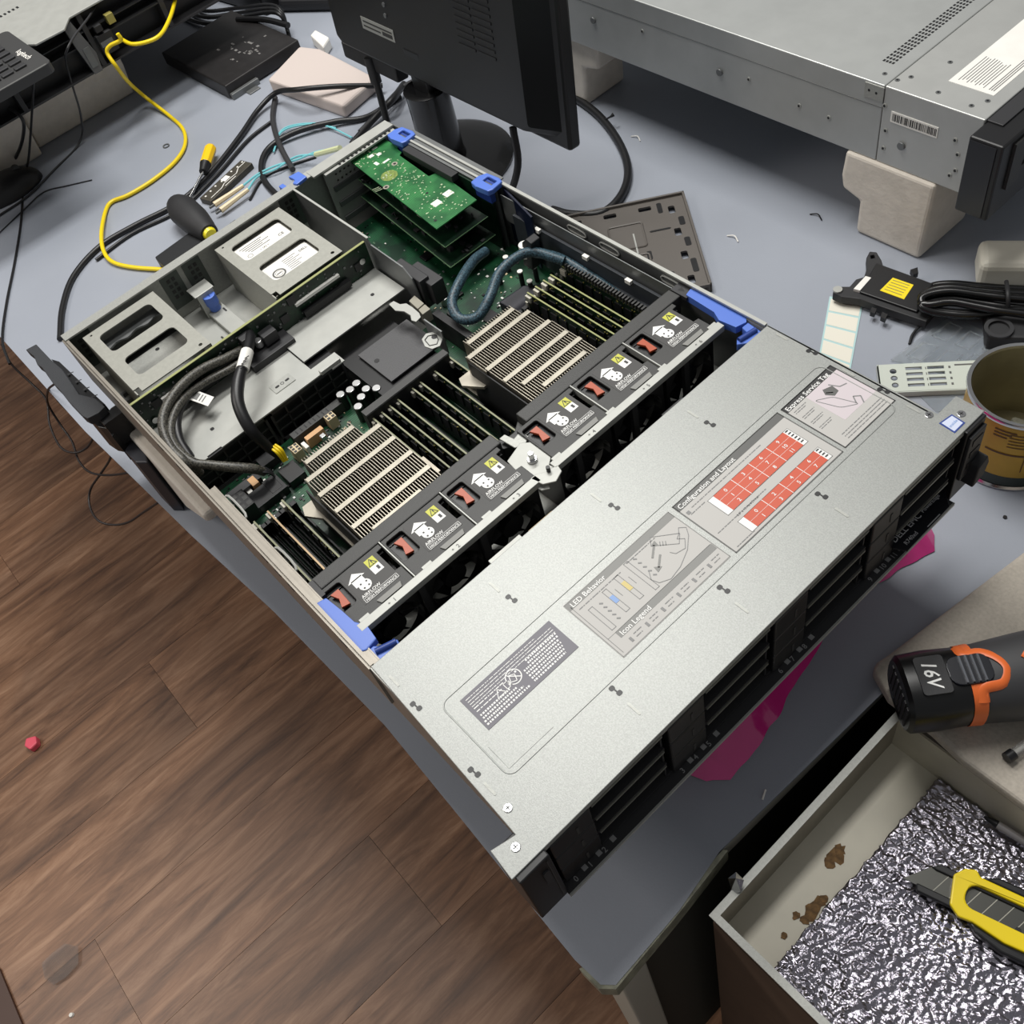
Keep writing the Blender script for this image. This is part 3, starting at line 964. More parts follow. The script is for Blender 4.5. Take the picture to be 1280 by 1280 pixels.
# fan wall
m = MB().box(445, 459, 13, 203, -26, -5)
m.box(445, 459, 232, 421, -26, -5)
m.prism([(445, 203), (459, 203), (464, 212), (464, 222), (459, 232), (445, 232), (452, 222), (452, 212)], -26, -14)
obj('fan_bar', m, DGREY, SV, bevel=1)
obj('fan_bar_end', MB().box(447, 466, 2, 13, -8, -4), DGREY2, SV)
obj('fan_bar_end', MB().box(447, 466, 421, 432, -8, -4), DGREY2, SV)
obj('end_arrow', MB().add([(453, 5, -3.8), (459, 7.5, -3.8), (453, 10, -3.8)], [(0, 1, 2)]).add([(453, 424, -3.8), (459, 426.5, -3.8), (453, 429, -3.8)], [(0, 1, 2)]), BLACK, SV)
def fan(y0):
    top = [(459, y0+1), (508, y0+1), (508, y0+63), ]+[(477+13*math.cos(a), y0+63+19*max(math.sin(a), -.85)) for a in [math.radians(-t) for t in range(0, 181, 20)]]+[(459, y0+63)]
    f_ = obj('fan_module', MB().prism(top, -8, -6, [rrect(463, 489, y0+3, y0+20, 2.5)]).box(459, 461, y0+1, y0+63, -20, -8), DGREY, SV, bevel=.5)
    # housing with a round opening, hub and blades
    m = MB().prism_x(rect(y0+2, y0+62, -84, -10), 498, 507, [circ(y0+32, -46, 27, 24)])
    m.prism_x(rect(y0+2, y0+62, -84, -10), 462, 466, [circ(y0+32, -46, 27, 24)])
    m.box(466, 498, y0+2, y0+3.5, -84, -22)
    m.box(466, 498, y0+60.5, y0+62, -84, -22)
    obj('fan_housing', m, BLACK, f_)
    M = Matrix.Translation((496, y0+32, -46)) @ Matrix.Rotation(math.pi/2, 4, 'Y')
    m = MB(M).cyl(0, 0, -14, 8, 11, n=20)
    for k in range(7):
        a = 2*math.pi*k/7
        c, s_ = math.cos(a), math.sin(a)
        c2, s2 = math.cos(a+.5), math.sin(a+.5)
        m.add([(11*c, 11*s_, -8), (26*c, 26*s_, -8), (26*c2, 26*s2, 4), (11*c2, 11*s2, 4)], [(0, 1, 2, 3)])
    obj('fan_rotor', m, BLACK, f_)
    m = MB().prism([(468, y0+8), (476, y0+11), (484, y0+8), (486, y0+15), (477, y0+15.5), (468, y0+16)], -9, -6.6)
    obj('release_tab', m, ORANGE, f_, bevel=.6)
    obj('tab_well', MB().box(461.5, 491, y0+1.5, y0+22, -13, -11), BLACK, f_)
    # airflow label
    L0 = y0+22
    m = MB().box(463, 497, L0, L0+35, -6, -5.8)
    m.m = 1
    m.quad([(472, L0+4, -5.6), (480, L0+4, -5.6), (480, L0+14, -5.6), (472, L0+14, -5.6)])
    m.add([(466, L0+9, -5.6), (473, L0+0.8, -5.6), (473, L0+17, -5.6)], [(0, 1, 2)])
    m.prism(circ(482, L0+11, 5.4, 14), -5.8, -5.55)
    m.text('AIRFLOW', 491.5, L0+2, -5.6, 4.2, fit=18)
    m.quad([(465, L0+23, -5.6), (473, L0+23, -5.6), (473, L0+32, -5.6), (465, L0+32, -5.6)]) if False else None
    m.add([(473, L0+22, -5.6), (481, L0+22, -5.6), (481, L0+31, -5.6), (473, L0+31, -5.6)], [(0, 1, 2, 3)])
    m.m = 2
    m.add([(464.5, L0+22, -5.6), (473, L0+22, -5.6), (473, L0+31, -5.6), (464.5, L0+31, -5.6)], [(0, 1, 2, 3)])
    m.m = 3
    m.prism(circ(479.5, L0+8.5, .9, 6), -5.6, -5.4)
    m.prism(circ(484.5, L0+8.8, .9, 6), -5.6, -5.4)
    m.prism(circ(480, L0+13.6, .9, 6), -5.6, -5.4)
    m.prism(circ(484.4, L0+13.2, .9, 6), -5.6, -5.4)
    m.text('!', 472, L0+26, -5.4, 7)
    m.line(472, L0+23, 465.5, L0+26.5, -5.4, .6)
    m.line(472, L0+30, 465.5, L0+26.5, -5.4, .6)
    m.line(472, L0+23, 472, L0+30, -5.4, .6)
    m.line(475, L0+28, 479, L0+28, -5.4, 2.2)
    m.m = 1
    for (a, b_, c, d) in ((492.3, L0+2, 492.3, L0+34), (496.6, L0+2, 496.6, L0+34), (492.3, L0+2, 496.6, L0+2), (492.3, L0+34, 496.6, L0+34)):
        m.line(a, b_, c, d, -5.6, .35)
    m.text('HIGH PERFORMANCE', 495.9, L0+3, -5.6, 3.6, fit=30)
    obj('airflow_label', m, [mat('fan_label_grey', (64, 63, 62), .55), WHITE, PALEY, LABK], f_)
    obj('pull_tab', MB().prism([(501, y0+30), (506, y0+32), (506, y0+52), (501, y0+54)], -6, -4.8), mat('mid_grey_plastic', (130, 130, 126), .5), f_, bevel=.4)
    return f_
for y0 in (7, 71, 135, 219, 283, 347):
    fan(y0)
for y in (71, 135, 283, 347):
    obj('fan_divider', MB().box(459, 507, y-.4, y+.6, -12, -4.6), STEEL2, SV)
for n_, (y0, y1) in enumerate(((13, 197), (213, 414))):
    m = MB().box(508.5, 516, y0, y1, -4, -2.4)
    m.box(515, 516, y0, y1, -9, -4)
    b_ = obj('cross_rail', m, STEEL2, SV, bevel=.4)
    m = MB()
    for k in range(3):
        yy = (28, 92, 156)[k] if n_ == 0 else (240, 304, 368)[k]
        m.text(str(n_*3+k+1), 514.4, yy+18, -2.2, 5)
        m.text('+', 513.8, yy+13, -2.2, 4)
    obj('fan_number', m, LABD, b_)
    for yy in range(int(y0)+4, int(y1)-10, 62):
        obj('rail_hook', MB().box(506, 509, yy, yy+9, -5, -2.6), STEEL2, b_)
m = MB().prism([(476, 194), (490, 192), (500, 190), (520, 192), (524, 198), (517, 202), (520, 208), (516, 216), (506, 214), (500, 222), (478, 222), (470, 214)], -9, -7.6)
m.prism([(508, 192), (520, 195), (526, 204), (522, 214), (515, 216), (512, 204), (508, 198)], -4, -2.4)
cp = obj('centre_bracket', m, STEEL2, SV, bevel=.5)
obj('bracket_post', MB().cyl(492, 208, -7.6, 2, 2.6, n=14).cyl(492, 208, -7.6, -5, 4.4, n=14), CHROME, cp, bevel=.4)
obj('bracket_post', MB().cyl(514, 207, -7.6, 3, 1.8, n=10), BLACK, cp)
obj('bar_bridge', MB().prism([(452, 206), (470, 208), (474, 216), (470, 224), (460, 222), (462, 214), (452, 212)], -10, -8.4), STEEL, SV, bevel=.5)
# blue handles
hl = obj('blue_handle', MB().prism([(468, 3), (474, 1), (528, 1), (531, 6), (529, 17), (514, 19), (504, 14), (488, 13), (470, 11)], -10, -2.5), BLUEP, SV, bevel=1)
obj('handle_catch', MB().prism([(531, 4), (545, 6), (546, 26), (540, 28), (536, 16), (531, 12)], -12, -4), BLUEP, hl, bevel=1)
obj('handle_lever', MB().tube([(537, 10, -3), (542, 26, -3)], 2.6, 10, smooth=False), BLUED, hl, smooth=True)
obj('handle_guide', MB().box(462, 546, 1.5, 3, -20, -3), STEEL2, hl)
hr = obj('blue_handle', MB().prism([(462, 431), (470, 433), (524, 433), (528, 428), (525, 418), (508, 416), (498, 421), (480, 422), (464, 423)], -10, -2.5), BLUEP, SV, bevel=1)
obj('handle_catch', MB().prism([(528, 430), (546, 428), (545, 412), (538, 404), (533, 410), (536, 420), (528, 422)], -12, -4), BLUEP, hr, bevel=1)
obj('handle_lever', MB().tube([(540, 426, -3), (537, 408, -3)], 2.6, 10, smooth=False), BLUED, hr, smooth=True)
obj('handle_guide', MB().box(462, 546, 431, 433, -20, -3), STEEL2, hr)
# well between the fans and the lid
obj('well_floor', MB().box(509, 548, 6, 428, -80, -79), mat('ink_black_board', (12, 14, 22), .35), SV)
for y, c_ in ((70, 0), (134, 0), (306, 0), (370, 0), (240, 0)):
    obj('well_divider', MB().box(508, 512, y-3, y+3, -80, -12), DGREY2, SV)
obj('well_connector', MB().box(530, 546, 318, 344, -40, -22), DGREY2, SV, bevel=1)
obj('well_connector', MB().box(538, 549, 160, 186, -22, -12), BEIGE, SV, bevel=.6)
for y in (88, 104, 290, 388, 326):
    obj('lid_standoff', MB(Matrix.Translation((541, y, -16)) @ Matrix.Rotation(math.pi/2, 4, 'Y')).cyl(0, 0, 0, 7, 3.6, n=14), PAPER, SV, bevel=.6)
obj('well_flange', MB().box(541, 549, 118, 150, -6, -3).box(541, 549, 40, 60, -14, -11), STEEL2, SV)

# front lid with ears
lid = obj('front_lid', MB().prism([(546, 0), (711, -6), (707, -24), (730, -26), (730, 459), (706, 459), (706, 436), (546, 434)], -1.4, 0), LIDM, SV, bevel=.5)
obj('lid_skirt', MB().box(546, 707, -1.2, 0, -12, -1.4).box(546, 707, 434, 435.2, -12, -1.4).box(546, 547.2, 0, 434, -5, -1.4).box(728.6, 730, -24, 457, -6, -1.4), STEEL, lid)
rr_ = rrect(607, 681, 16, 423, 7, 5)
obj('raised_edge', MB().tube([(p[0], p[1], 0) for p in rr_]+[(rr_[0][0], rr_[0][1], 0)], .55, 6, smooth=False), LIDM, lid, smooth=True)
obj('raised_edge', MB().tube([(655, 20, 0), (676, 20, 0), (676, 60, 0)], .3, 6, smooth=False), LIDM, lid, smooth=True)
vp = None
for x, y in ((595, 4), (581, 107), (580, 215), (581, 322), (661, 2), (688, 107), (689, 214), (689, 321), (594, 431), (662, 431)):
    m = MB()
    for s_ in (-1, 1):
        m.prism(rrect(x-1.9+s_*3.0, x+1.9+s_*3.0, y-2.1+s_*.6, y+2.1+s_*.6, 1.3, 2), 0, .15)
    m.box(x-2, x+2, y-.6, y+.6, 0, .12)
    obj('lid_slot', m, BLACK, lid)
for x, y in ((568, 5), (564, 105), (563, 212), (564, 321), (677, 2), (706, 106), (708, 211), (709, 318), (564, 430), (630, 430), (690, 429)):
    obj('lid_emboss', MB().prism(rrect(x-6, x+6, y-1.0, y+1.0, .9, 2), 0, .3), STEEL, lid)
for x, y in ((695, 2), (717, -11), (702, 431), (719, 446)):
    s_ = obj('lid_screw', MB().cyl(x, y, 0, .7, 3.2, n=18), CHROME, lid, bevel=.3)
    obj('screw_cross', MB().line(x-1.8, y, x+1.8, y, .75, .7).line(x, y-1.8, x, y+1.8, .75, .7), BLACK, s_)
# --- printed labels on the lid
Z1, Z2, Z3 = .35, .45, .5
def frame(m, x0, x1, y0, y1, z=Z1, w=.6):
    m.line(x0, y0, x1, y0, z, w).line(x0, y1, x1, y1, z, w).line(x0, y0-w/2, x0, y1+w/2, z, w).line(x1, y0-w/2, x1, y1+w/2, z, w)
def scribble(m, x, y0, y1, z=Z2, h=.7, gap=.35, wmin=.8, wmax=4.5):
    y = y0
    while y < y1:
        w = random.uniform(wmin, wmax)
        m.line(x, y, x, min(y+w, y1), z, h)
        y += w+gap+random.random()*.5
m = MB().box(615, 646, 28, 113, 0, .3)
m.m = 1
for k in range(4):
    scribble(m, 618+k*2.3, 31, 110 if k else 96, h=.55)
scribble(m, 627, 31, 58, h=.8)
scribble(m, 630, 31, 54, h=.8)
for k in range(7):
    scribble(m, 626+k*2.7, 74 if k > 1 else 80, 110-k, h=1.5, gap=.5, wmin=.9, wmax=1.6)
for k in range(4):
    scribble(m, 634+k*2.8, 31 if k < 2 else 30, 58+k*4, h=1.5, gap=.5, wmin=.9, wmax=1.6)
m.lathe([(6.2, .46), (5.4, .46)], 629, 66, 28)
m.line(625.5, 63, 632.5, 70, .47, .8)
for a, b_, c, d in ((626, 64, 631, 62), (631, 62, 633, 66), (633, 66, 628, 68), (628, 68, 626, 64)):
    m.line(a, b_, c, d, .46, .6)
m.prism(circ(627, 69.5, .9, 8), .3, .46)
for a, b_, c, d in ((633.5, 48, 633.5, 55), (633.5, 48, 627.8, 51.5), (627.8, 51.5, 633.5, 55), (633, 57, 628, 57), (628, 57, 628, 60), (628, 60, 633, 60), (633, 60, 633, 57), (633, 61.4, 628.6, 61.4)):
    m.line(a, b_, c, d, .46, .6)
obj('warning_label', m, [LABP, WHITE], lid)
m = MB().box(614, 675, 128, 238, 0, .25)
m.m = 1
m.line(618, 129, 618, 237.5, Z1, 6.4)
m.line(660, 138, 660, 237, Z1, 6)
frame(m, 614.6, 674.4, 128.6, 237.6)
m.line(619, 131, 672, 131, Z1, .5)
m.line(657, 131, 657, 236, Z1, .4)
m.m = 2
m.text('LED Behavior', 620.6, 132, Z3, 6.0)
m.text('Icon Legend', 662.6, 140, Z3, 6.0)
m.m = 3
def bar(x0, x1, y, c=None):
    frame(m, x0, x1, y-2, y+2, Z2, .4)
    if c:
        k = m.m
        m.m = c
        m.box(x0+7, x1-10, y-1.8, y+1.8, .25, Z2)
        m.m = k
bar(630, 654, 140)
bar(627, 651, 157, 5)
bar(625, 651, 171, 4)
bar(622, 654, 184)
for k in range(5):
    m.line(632+k*4.4, 147, 634+k*4.4, 149, Z2, 1.2)
    m.line(624+k*5, 190, 626+k*5, 192, Z2, 1.2)
scribble(m, 625, 150, 176)
scribble(m, 623, 184, 214)
scribble(m, 625, 134, 150)
m.line(632, 163, 640, 163, Z2, .4)
m.line(632, 177, 640, 177, Z2, .4)
m.m = 1
for a, b_, c, d in ((634, 200, 627, 209), (636, 206, 643, 197)):
    m.line(a, b_, c, d, Z3, 1.6)
m.add([(624.5, 212, Z3), (626, 206.5, Z3), (630, 211, Z3)], [(0, 1, 2)])
m.add([(645.5, 194, Z3), (644, 199.5, Z3), (640, 195, Z3)], [(0, 1, 2)])
m.m = 3
hand = [(640, 190), (646, 186), (652, 188), (656, 196), (654, 208), (648, 222), (640, 232), (634, 236)]
for a, b_ in zip(hand, hand[1:]):
    m.line(*a, *b_, Z2, .5)
ph = [(620, 212), (626, 207), (640, 222), (634, 229), (620, 212)]
for a, b_ in zip(ph, ph[1:]):
    m.line(*a, *b_, Z2, .5)
for k in range(3):
    m.line(628+k*1.4, 214+k*1.6, 631+k*1.4, 211.5+k*1.6, Z2, .6)
hd = [(640, 212), (644, 214), (646, 222), (640, 228), (636, 224), (634, 228), (630, 232), (634, 236)]
for a, b_ in zip(hd, hd[1:]):
    m.line(*a, *b_, Z2, .5)
for k in range(6):
    m.line(667, 142+k*16, 671, 142+k*16, Z2, 2)
    scribble(m, 667, 146+k*16, 154+k*16)
    scribble(m, 670, 146+k*16, 152+k*16)
obj('behavior_label', m, [LABG, mat('label_mid_grey', (130, 130, 127), .5), WHITE, LABL, LYEL, LBLUE], lid)
# note: LYEL on the third bar, LBLUE on the second
m = MB().box(613.5, 676, 242.5, 363.5, 0, .25)
m.m = 1
m.line(617.5, 243, 617.5, 363, Z1, 7)
frame(m, 614, 675.6, 243, 363, Z1, .9)
m.m = 2
m.text('Configuration and Layout', 620.2, 245, Z3, 6.0)
m.m = 3
scribble(m, 625, 252, 330)
m.line(625, 247, 628, 247, Z2, 3)
scribble(m, 629, 247, 262)
scribble(m, 655, 247, 300)
m.text('3.5" x 12 Hard Drives', 656, 268, Z2, 2.6)
m.text('3.5" x 8 Hard Drives', 679, 268, Z2, 2.6) if False else None
scribble(m, 673, 247, 266)
def grid(m, x0, x1, y0, y1, rows, cols):
    m.m = 2
    m.box(x0, x1, y0-6, y1+5, .25, Z1)
    m.m = 3
    frame(m, x0, x1, y0-6, y1+5, Z2, .4)
    m.m = 4
    m.box(x0, x1, y0, y1, Z1-.05, Z2)
    m.m = 2
    for c in range(1, cols):
        m.line(x0, y0+(y1-y0)*c/cols, x1, y0+(y1-y0)*c/cols, Z3, .5)
    for r in range(1, rows):
        m.line(x0+(x1-x0)*r/rows, y0, x0+(x1-x0)*r/rows, y1, Z3, .2)
    for c in range(cols):
        for r in range(rows):
            m.text(str(c*rows+r), x0+(x1-x0)*(r+.5)/rows+1.7, y0+(y1-y0)*(c+.5)/cols, Z3+.1, 4.6, center=True)
    m.m = 5
    for r in range(rows*2):
        m.line(x0+1.5+r*(x1-x0-2)/(rows*2), y1+1, x0+1.5+r*(x1-x0-2)/(rows*2), y1+4, Z3, 1.2)
grid(m, 630, 650, 270, 350, 3, 4)
grid(m, 659, 672.5, 270, 350, 2, 4)
obj('layout_label', m, [LABG, LABD, WHITE, LABL, REDP, LABK], lid)
m = MB().box(614, 675, 367, 428, 0, .25)
m.m = 1
m.line(617.5, 367.5, 617.5, 427.5, Z1, 6.6)
frame(m, 614.4, 674.6, 367.4, 427.6, Z1, .9)
m.m = 2
m.text('Express Service Tag', 620.2, 369, Z3, 6.0, fit=50)
m.m = 3
m.box(621, 658, 389, 427, .25, .32)
m.m = 4
phn = rrect(628, 648, 390, 402, 2.5)
phn = [(p[0]+(p[1]-390)*.7, p[1]+(p[0]-628)*.35) for p in phn]
for a, b_ in zip(phn, phn[1:]+phn[:1]):
    m.line(*a, *b_, Z2, .6)
for a, b_ in (((654, 408), (648, 412)), ((648, 412), (652, 416)), ((652, 416), (658, 412)), ((626, 410), (634, 414)), ((634, 414), (636, 420)), ((630, 402), (634, 406))):
    m.line(*a, *b_, Z2, 1.0)
m.m = 5
m.prism([(626, 403), (631, 400), (637, 404), (636, 410), (629, 411)], .25, Z2)
m.m = 4
for k in range(4):
    scribble(m, 624+k*8, 371, 385, h=.6)
    scribble(m, 626+k*8, 371, 383, h=.6)
for k in range(3):
    scribble(m, 665+k*2.8, 376, 424, h=.7)
obj('service_label', m, [LABG, LABK, WHITE, LPINK, LABL, LABD], lid)
p = P(1190, 529, 0)
m = MB().prism([(p[0]-7, p[1]-6), (p[0]+7, p[1]-7), (p[0]+7, p[1]+6), (p[0]-5, p[1]+7)], 0, .3)
m.m = 1
m.prism([(p[0]-5.6, p[1]-4.8), (p[0]+5.8, p[1]-5.8), (p[0]+5.8, p[1]+4.8), (p[0]-4, p[1]+5.8)], .3, .4)
m.m = 2
m.text('inside', p[0]+2, p[1]-4.5, .5, 3.4, fit=9)
obj('badge', m, [BLUED, mat('badge_pale_blue', (206, 214, 236), .4), LBLUE], lid)

# front: ears, drive carriers, slots
obj('front_frame', MB().box(716, 728, 0, 434, -6, -1.6).box(700, 728, 0, 434, -85.4, -82).box(727, 737, 0, 434, -87, -85), DGREY2, SV)
obj('front_lip', MB().box(737, 738.4, 0, 434, -88, -84.6), STEEL2, SV)
obj('bay_back', MB().box(640, 644, 3, 431, -84, -4), BLACK, SV)
er = obj('front_ear', MB().box(708, 735, -24, 1, -87, -1.6), BLACK, SV, bevel=1)
obj('ear_seam', MB().box(735, 735.6, -3, -2, -84, -6), DGREY, er)
obj('ear_button', MB().prism_x(rrect(-9, -4, -40, -18, 1.5), 735, 736.2), DGREY2, er)
er = obj('front_ear', MB().box(708, 733, 434, 458, -87, -1.6), BLACK, SV, bevel=1)
obj('port_panel', MB().box(733, 736, 436, 456, -60, -8), DGREY2, er, bevel=.8)
for k in range(3):
    obj('port', MB().box(736, 736.6, 440, 452, -20-k*14, -14-k*14), BLACK, er)
obj('ear_latch', MB().prism_x([(444, -70), (458, -66), (461, -52), (456, -40), (446, -46)], 730, 744), BLACKM, er, bevel=1.2)
c0 = None
for cidx in range(4):
    y0 = 3+cidx*107.5
    for r in range(3):
        z0 = -82+r*26
        if c0 is None:
            c0 = obj('drive_carrier', MB().box(706, 730, y0+37, y0+104, z0, z0+1.4).box(706, 730, y0+37, y0+104, z0+23.4, z0+24.8).box(690, 728, y0+102.6, y0+104, z0, z0+24.8).box(690, 728, y0+36, y0+37.4, z0, z0+24.8), BLACKM, SV)
            obj('carrier_latch', MB().box(704, 731, y0+1, y0+36, z0, z0+24.8), BLACK, c0, bevel=1.2)
            obj('carrier_rim', MB().box(729.6, 730.8, y0+38, y0+103, z0+22.6, z0+24.8), mat('olive_grey_rim', (120, 120, 112), .4, .3), c0)
            obj('latch_mark', MB().box(731, 731.5, y0+22, y0+24, z0+6, z0+16), DGREY, c0)
            obj('carrier_blank', MB().box(690, 692, y0+38, y0+102, z0+1, z0+23), BLACK, c0)
        else:
            dup(c0, 0, cidx*107.5, r*26)
    m = MB()
    for k in range(3):
        m.text(str(cidx*3+k), 734.8, y0+6+k*14, -84.8, 6)
        m.line(731.5, y0+15+k*14, 731.5, y0+19+k*14, -84.8, 4)
    obj('bay_number', m, BLACK if False else mat('bay_number_ink', (150, 150, 150), .5), SV)
obj('number_strip', MB().box(727, 737, 0, 434, -85, -84.9), DGREY2, SV)
# pull-out tag with the maker's lettering
tz = -70
tg = [P(a_, b_, tz)[:2] for a_, b_ in ((1106, 672), (1116, 685), (1135, 688), (1187, 633), (1181, 612), (1174, 606))]
tgo = obj('pull_out_tag', MB().prism(tg, tz-1.8, tz), mat('glossy_black_tag', (18, 19, 26), .3), SV, bevel=.4)
m = MB()
q, q2 = P(1120, 683, tz), P(1175, 628, tz)
dx_, dy_ = 0.0, 1.0
q = P(1119, 679, tz)
m.text('DELL EMC', q[0], q[1], tz+.2, 7.0, fit=34)
m.text('PowerEdge', q[0]-1, q[1]+37, tz+.2, 4.6, fit=22)
m.text('R740xd', q[0]+7.5, q[1]+4, tz+.2, 4.8)
m.line(q[0]+9, q[1]+28, q[0]+9, q[1]+44, tz+.2, .9)
obj('tag_lettering', m, mat('silver_print', (190, 190, 192), .4), tgo)

# left rear bracket (loose black arm) leaning outside the left wall
ar = thing('cable_guide', 'black plastic slotted arm sticking out at the rear left of the open server', 'bracket', 0, -22, DESK)
pts = [(35, 435), (44, 429), (52, 436), (55, 452), (62, 452), (82, 478), (97, 498), (112, 510), (135, 513), (128, 530), (112, 545), (102, 540), (85, 521), (82, 508), (72, 500), (64, 487), (50, 470), (50, 456)]
def prz(pp, z):
    return [tuple(P(a, b, z)[:2]) for a, b in pp]
obj('arm_top', MB().prism(prz([(32, 437), (45, 430), (63.5, 449.5), (77, 461), (98.6, 492.5), (118, 497), (131, 508), (123, 516), (109, 523), (103, 520), (84, 500), (74, 487), (66, 479), (52, 459), (46, 455), (42, 445)], -50), -60, -50), mat('charcoal_textured_arm', (42, 44, 48), .6, bump=.4, bscale=900), ar, bevel=1)
obj('arm_web', MB().prism(prz([(64, 449), (74, 452), (110, 486), (131, 505), (120, 508), (98, 494)], -62), -80, -62), BLACK, ar)
for k in range(4):
    a = prz([(84+k*10, 468+k*9.5), (92+k*10, 465+k*9.5)], -60)
    obj('arm_rib', MB().line(*a[0], *a[1], -59.8, 1.6).box(a[0][0], a[1][0], a[0][1], a[0][1]+1.6, -62, -59.9), DGREY2, ar)
obj('arm_clip', MB().prism(prz([(112, 526), (126, 518), (136, 516), (146, 536), (140, 546), (134, 536), (124, 534)], -75), -115, -75), BLACK, ar, bevel=1)
obj('arm_foot', MB().prism(prz([(140, 536), (150, 538), (182, 566), (184, 578), (170, 578), (154, 562)], -100), DESK, -100), mat('slate_foot', (44, 45, 52), .5), ar, bevel=1.5)
obj('arm_link', MB().box(60, 75, -24, -2, -95, -60), BLACK, ar)

# foam blocks under the open server
def foam(name, label, poly, y0, y1, group='foam blocks under the servers'):
    o = obj(name, MB().prism_y(poly, y0, y1), FOAM, None, bevel=5, seg=3)
    return tag(o, label, 'foam block', group)
foam('foam_block', 'white foam block poking out under the long left side of the open server', [(70, -187), (115, -187), (165, -150), (235, -100), (236, -87.2), (20, -87.2)], -11, 110)
foam('foam_block', 'white foam block just visible under the front left corner of the open server', [(600, -187), (702, -187), (722, -87.2), (600, -87.2)], 112, 130)
foam('foam_block', 'white foam block hidden under the far front corner of the open server', [(590, -187), (680, -187), (680, -87.2), (590, -87.2)], 372, 420)
foam('foam_block', 'white foam block hidden under the rear right corner of the open server', [(30, -187), (130, -187), (130, -87.2), (30, -87.2)], 330, 420)

# ------------------------------------------------------------------ closed server at top right
S2 = thing('closed_server', 'closed grey rack server standing on foam at the upper right of the desk', 'server', 180, 985, -87)
obj('case', MB().box(-190, 420.4, 765, 1200, -87, 0), mat('closed_case_zinc', (176, 178, 176), .42, .45, .03, 40), S2, bevel=1)
obj('front_case', MB().box(421.2, 531, 765, 1200, -87, 0), mat('closed_case_zinc_front', (182, 183, 180), .42, .45, .03, 40), S2, bevel=1)
obj('side_seam', MB().box(-190, 420, 764.6, 765, -25, -24.4), STEELD, S2)
rows = []
m = MB()
for i in range(4):
    for j in range(34):
        m.box(392+i*3.6, 394.4+i*3.6, 800+j*6, 803.6+j*6, 0, .15)
o = obj('vent_perforation', m, BLACK, S2)
o['kind'] = 'stuff'
m = MB().box(467, 516, 802, 930, 0, .3)
m.m = 1
for k in range(10):
    m.line(474+k*3, 808+(k % 3)*2, 474+k*3, 850+random.random()*6, .4, .8)
for k in range(3):
    m.line(507+k*2.4, 808, 507+k*2.4, 900, .4, .9)
obj('case_label', m, [PAPER, LABD], S2)
sc0 = None
for x, y in ((408, 782), (425, 779), (433, 790), (470, 781), (508, 778), (450, 830), (516, 792)):
    s_ = MB().cyl(x, y, 0, .5, 2.6, n=12)
    if sc0 is None:
        sc0 = obj('case_screw', s_, STEELD, S2)
        sc0_xy = (x, y)
        obj('screw_hole', MB().cyl(x, y, .5, .7, 1.3, n=8), BLACK, sc0)
    else:
        dup(sc0, x-sc0_xy[0], y-sc0_xy[1])
def yface(x, z, r, h=1.6, y=765):
    return MB(Matrix.Translation((x, y, z)) @ Matrix.Rotation(math.pi/2, 4, 'X')).cyl(0, 0, 0, h, r, n=16)
for px, py in ((742, 25), (900, 90), (1127, 182)):
    d_ = m3 @ Vector(((px-640)/FOC, -(py-640)/FOC, -1.0))
    q = CAM+d_*((765-CAM.y)/d_.y)
    obj('side_stud', yface(q.x, q.z, 4.4, 2.4), STEELD, S2, bevel=.6)
for px, py in ((803, 39), (936, 99), (999, 132), (1036, 147), (1107, 163), (1104, 185), (1194, 175), (1197, 193), (1194, 213), (1187, 219), (1087, 112), (1096, 116), (1106, 132)):
    d_ = m3 @ Vector(((px-640)/FOC, -(py-640)/FOC, -1.0))
    q = CAM+d_*((765-CAM.y)/d_.y)
    s_ = obj('side_screw', yface(q.x, q.z, 2.6, .8), STEEL2, S2)
    obj('screw_hole', yface(q.x, q.z, 1.4, .3, 764.2), BLACK, s_)
m = MB().box(432, 486, 764.4, 765, -36, -24)
m.m = 1
x = 434
while x < 484:
    w_ = random.uniform(.4, 1.6)
    m.box(x, x+w_, 764.2, 764.4, -34, -26)
    x += w_+random.uniform(.4, 1.2)
obj('barcode_sticker', m, [PAPER, LABK], S2)
obj('corner_plate', MB().box(398, 421, 764, 765, -18, -2), STEEL, S2, bevel=.3)
be = obj('front_bezel', MB().box(531, 566, 741, 1200, -87, -3), BLACK, S2, bevel=2)
obj('bezel_top', MB().box(531.5, 548, 768, 1200, -3, -1.2), DGREY2, be, bevel=.5)
obj('bezel_side', MB().box(533, 560, 740, 741, -84, -6), mat('bezel_gloss', (28, 28, 32), .3), be)
obj('bezel_slats', MB().box(566, 569, 760, 780, -60, -10).box(566, 568, 782, 1190, -30, -26).box(566, 568, 782, 1190, -50, -46), DGREY, be)
foam('foam_block', 'tall notched white foam block under the front corner of the closed server', [(384, -87.2), (381, -120), (384, -136), (408, -144), (408, -187), (492, -187), (496, -87.2)], 762, 850)
foam('foam_block', 'notched pale foam block under the rear of the closed server beside the monitor', [(-120, -87.2), (-14, -87.2), (-18, -122), (-48, -128), (-52, -187), (-120, -187)], 772, 850)
foam('foam_block', 'small flat foam pad stuck under the middle of the closed server', [(60, -87.2), (102, -87.2), (102, -104), (60, -104)], 790, 830)

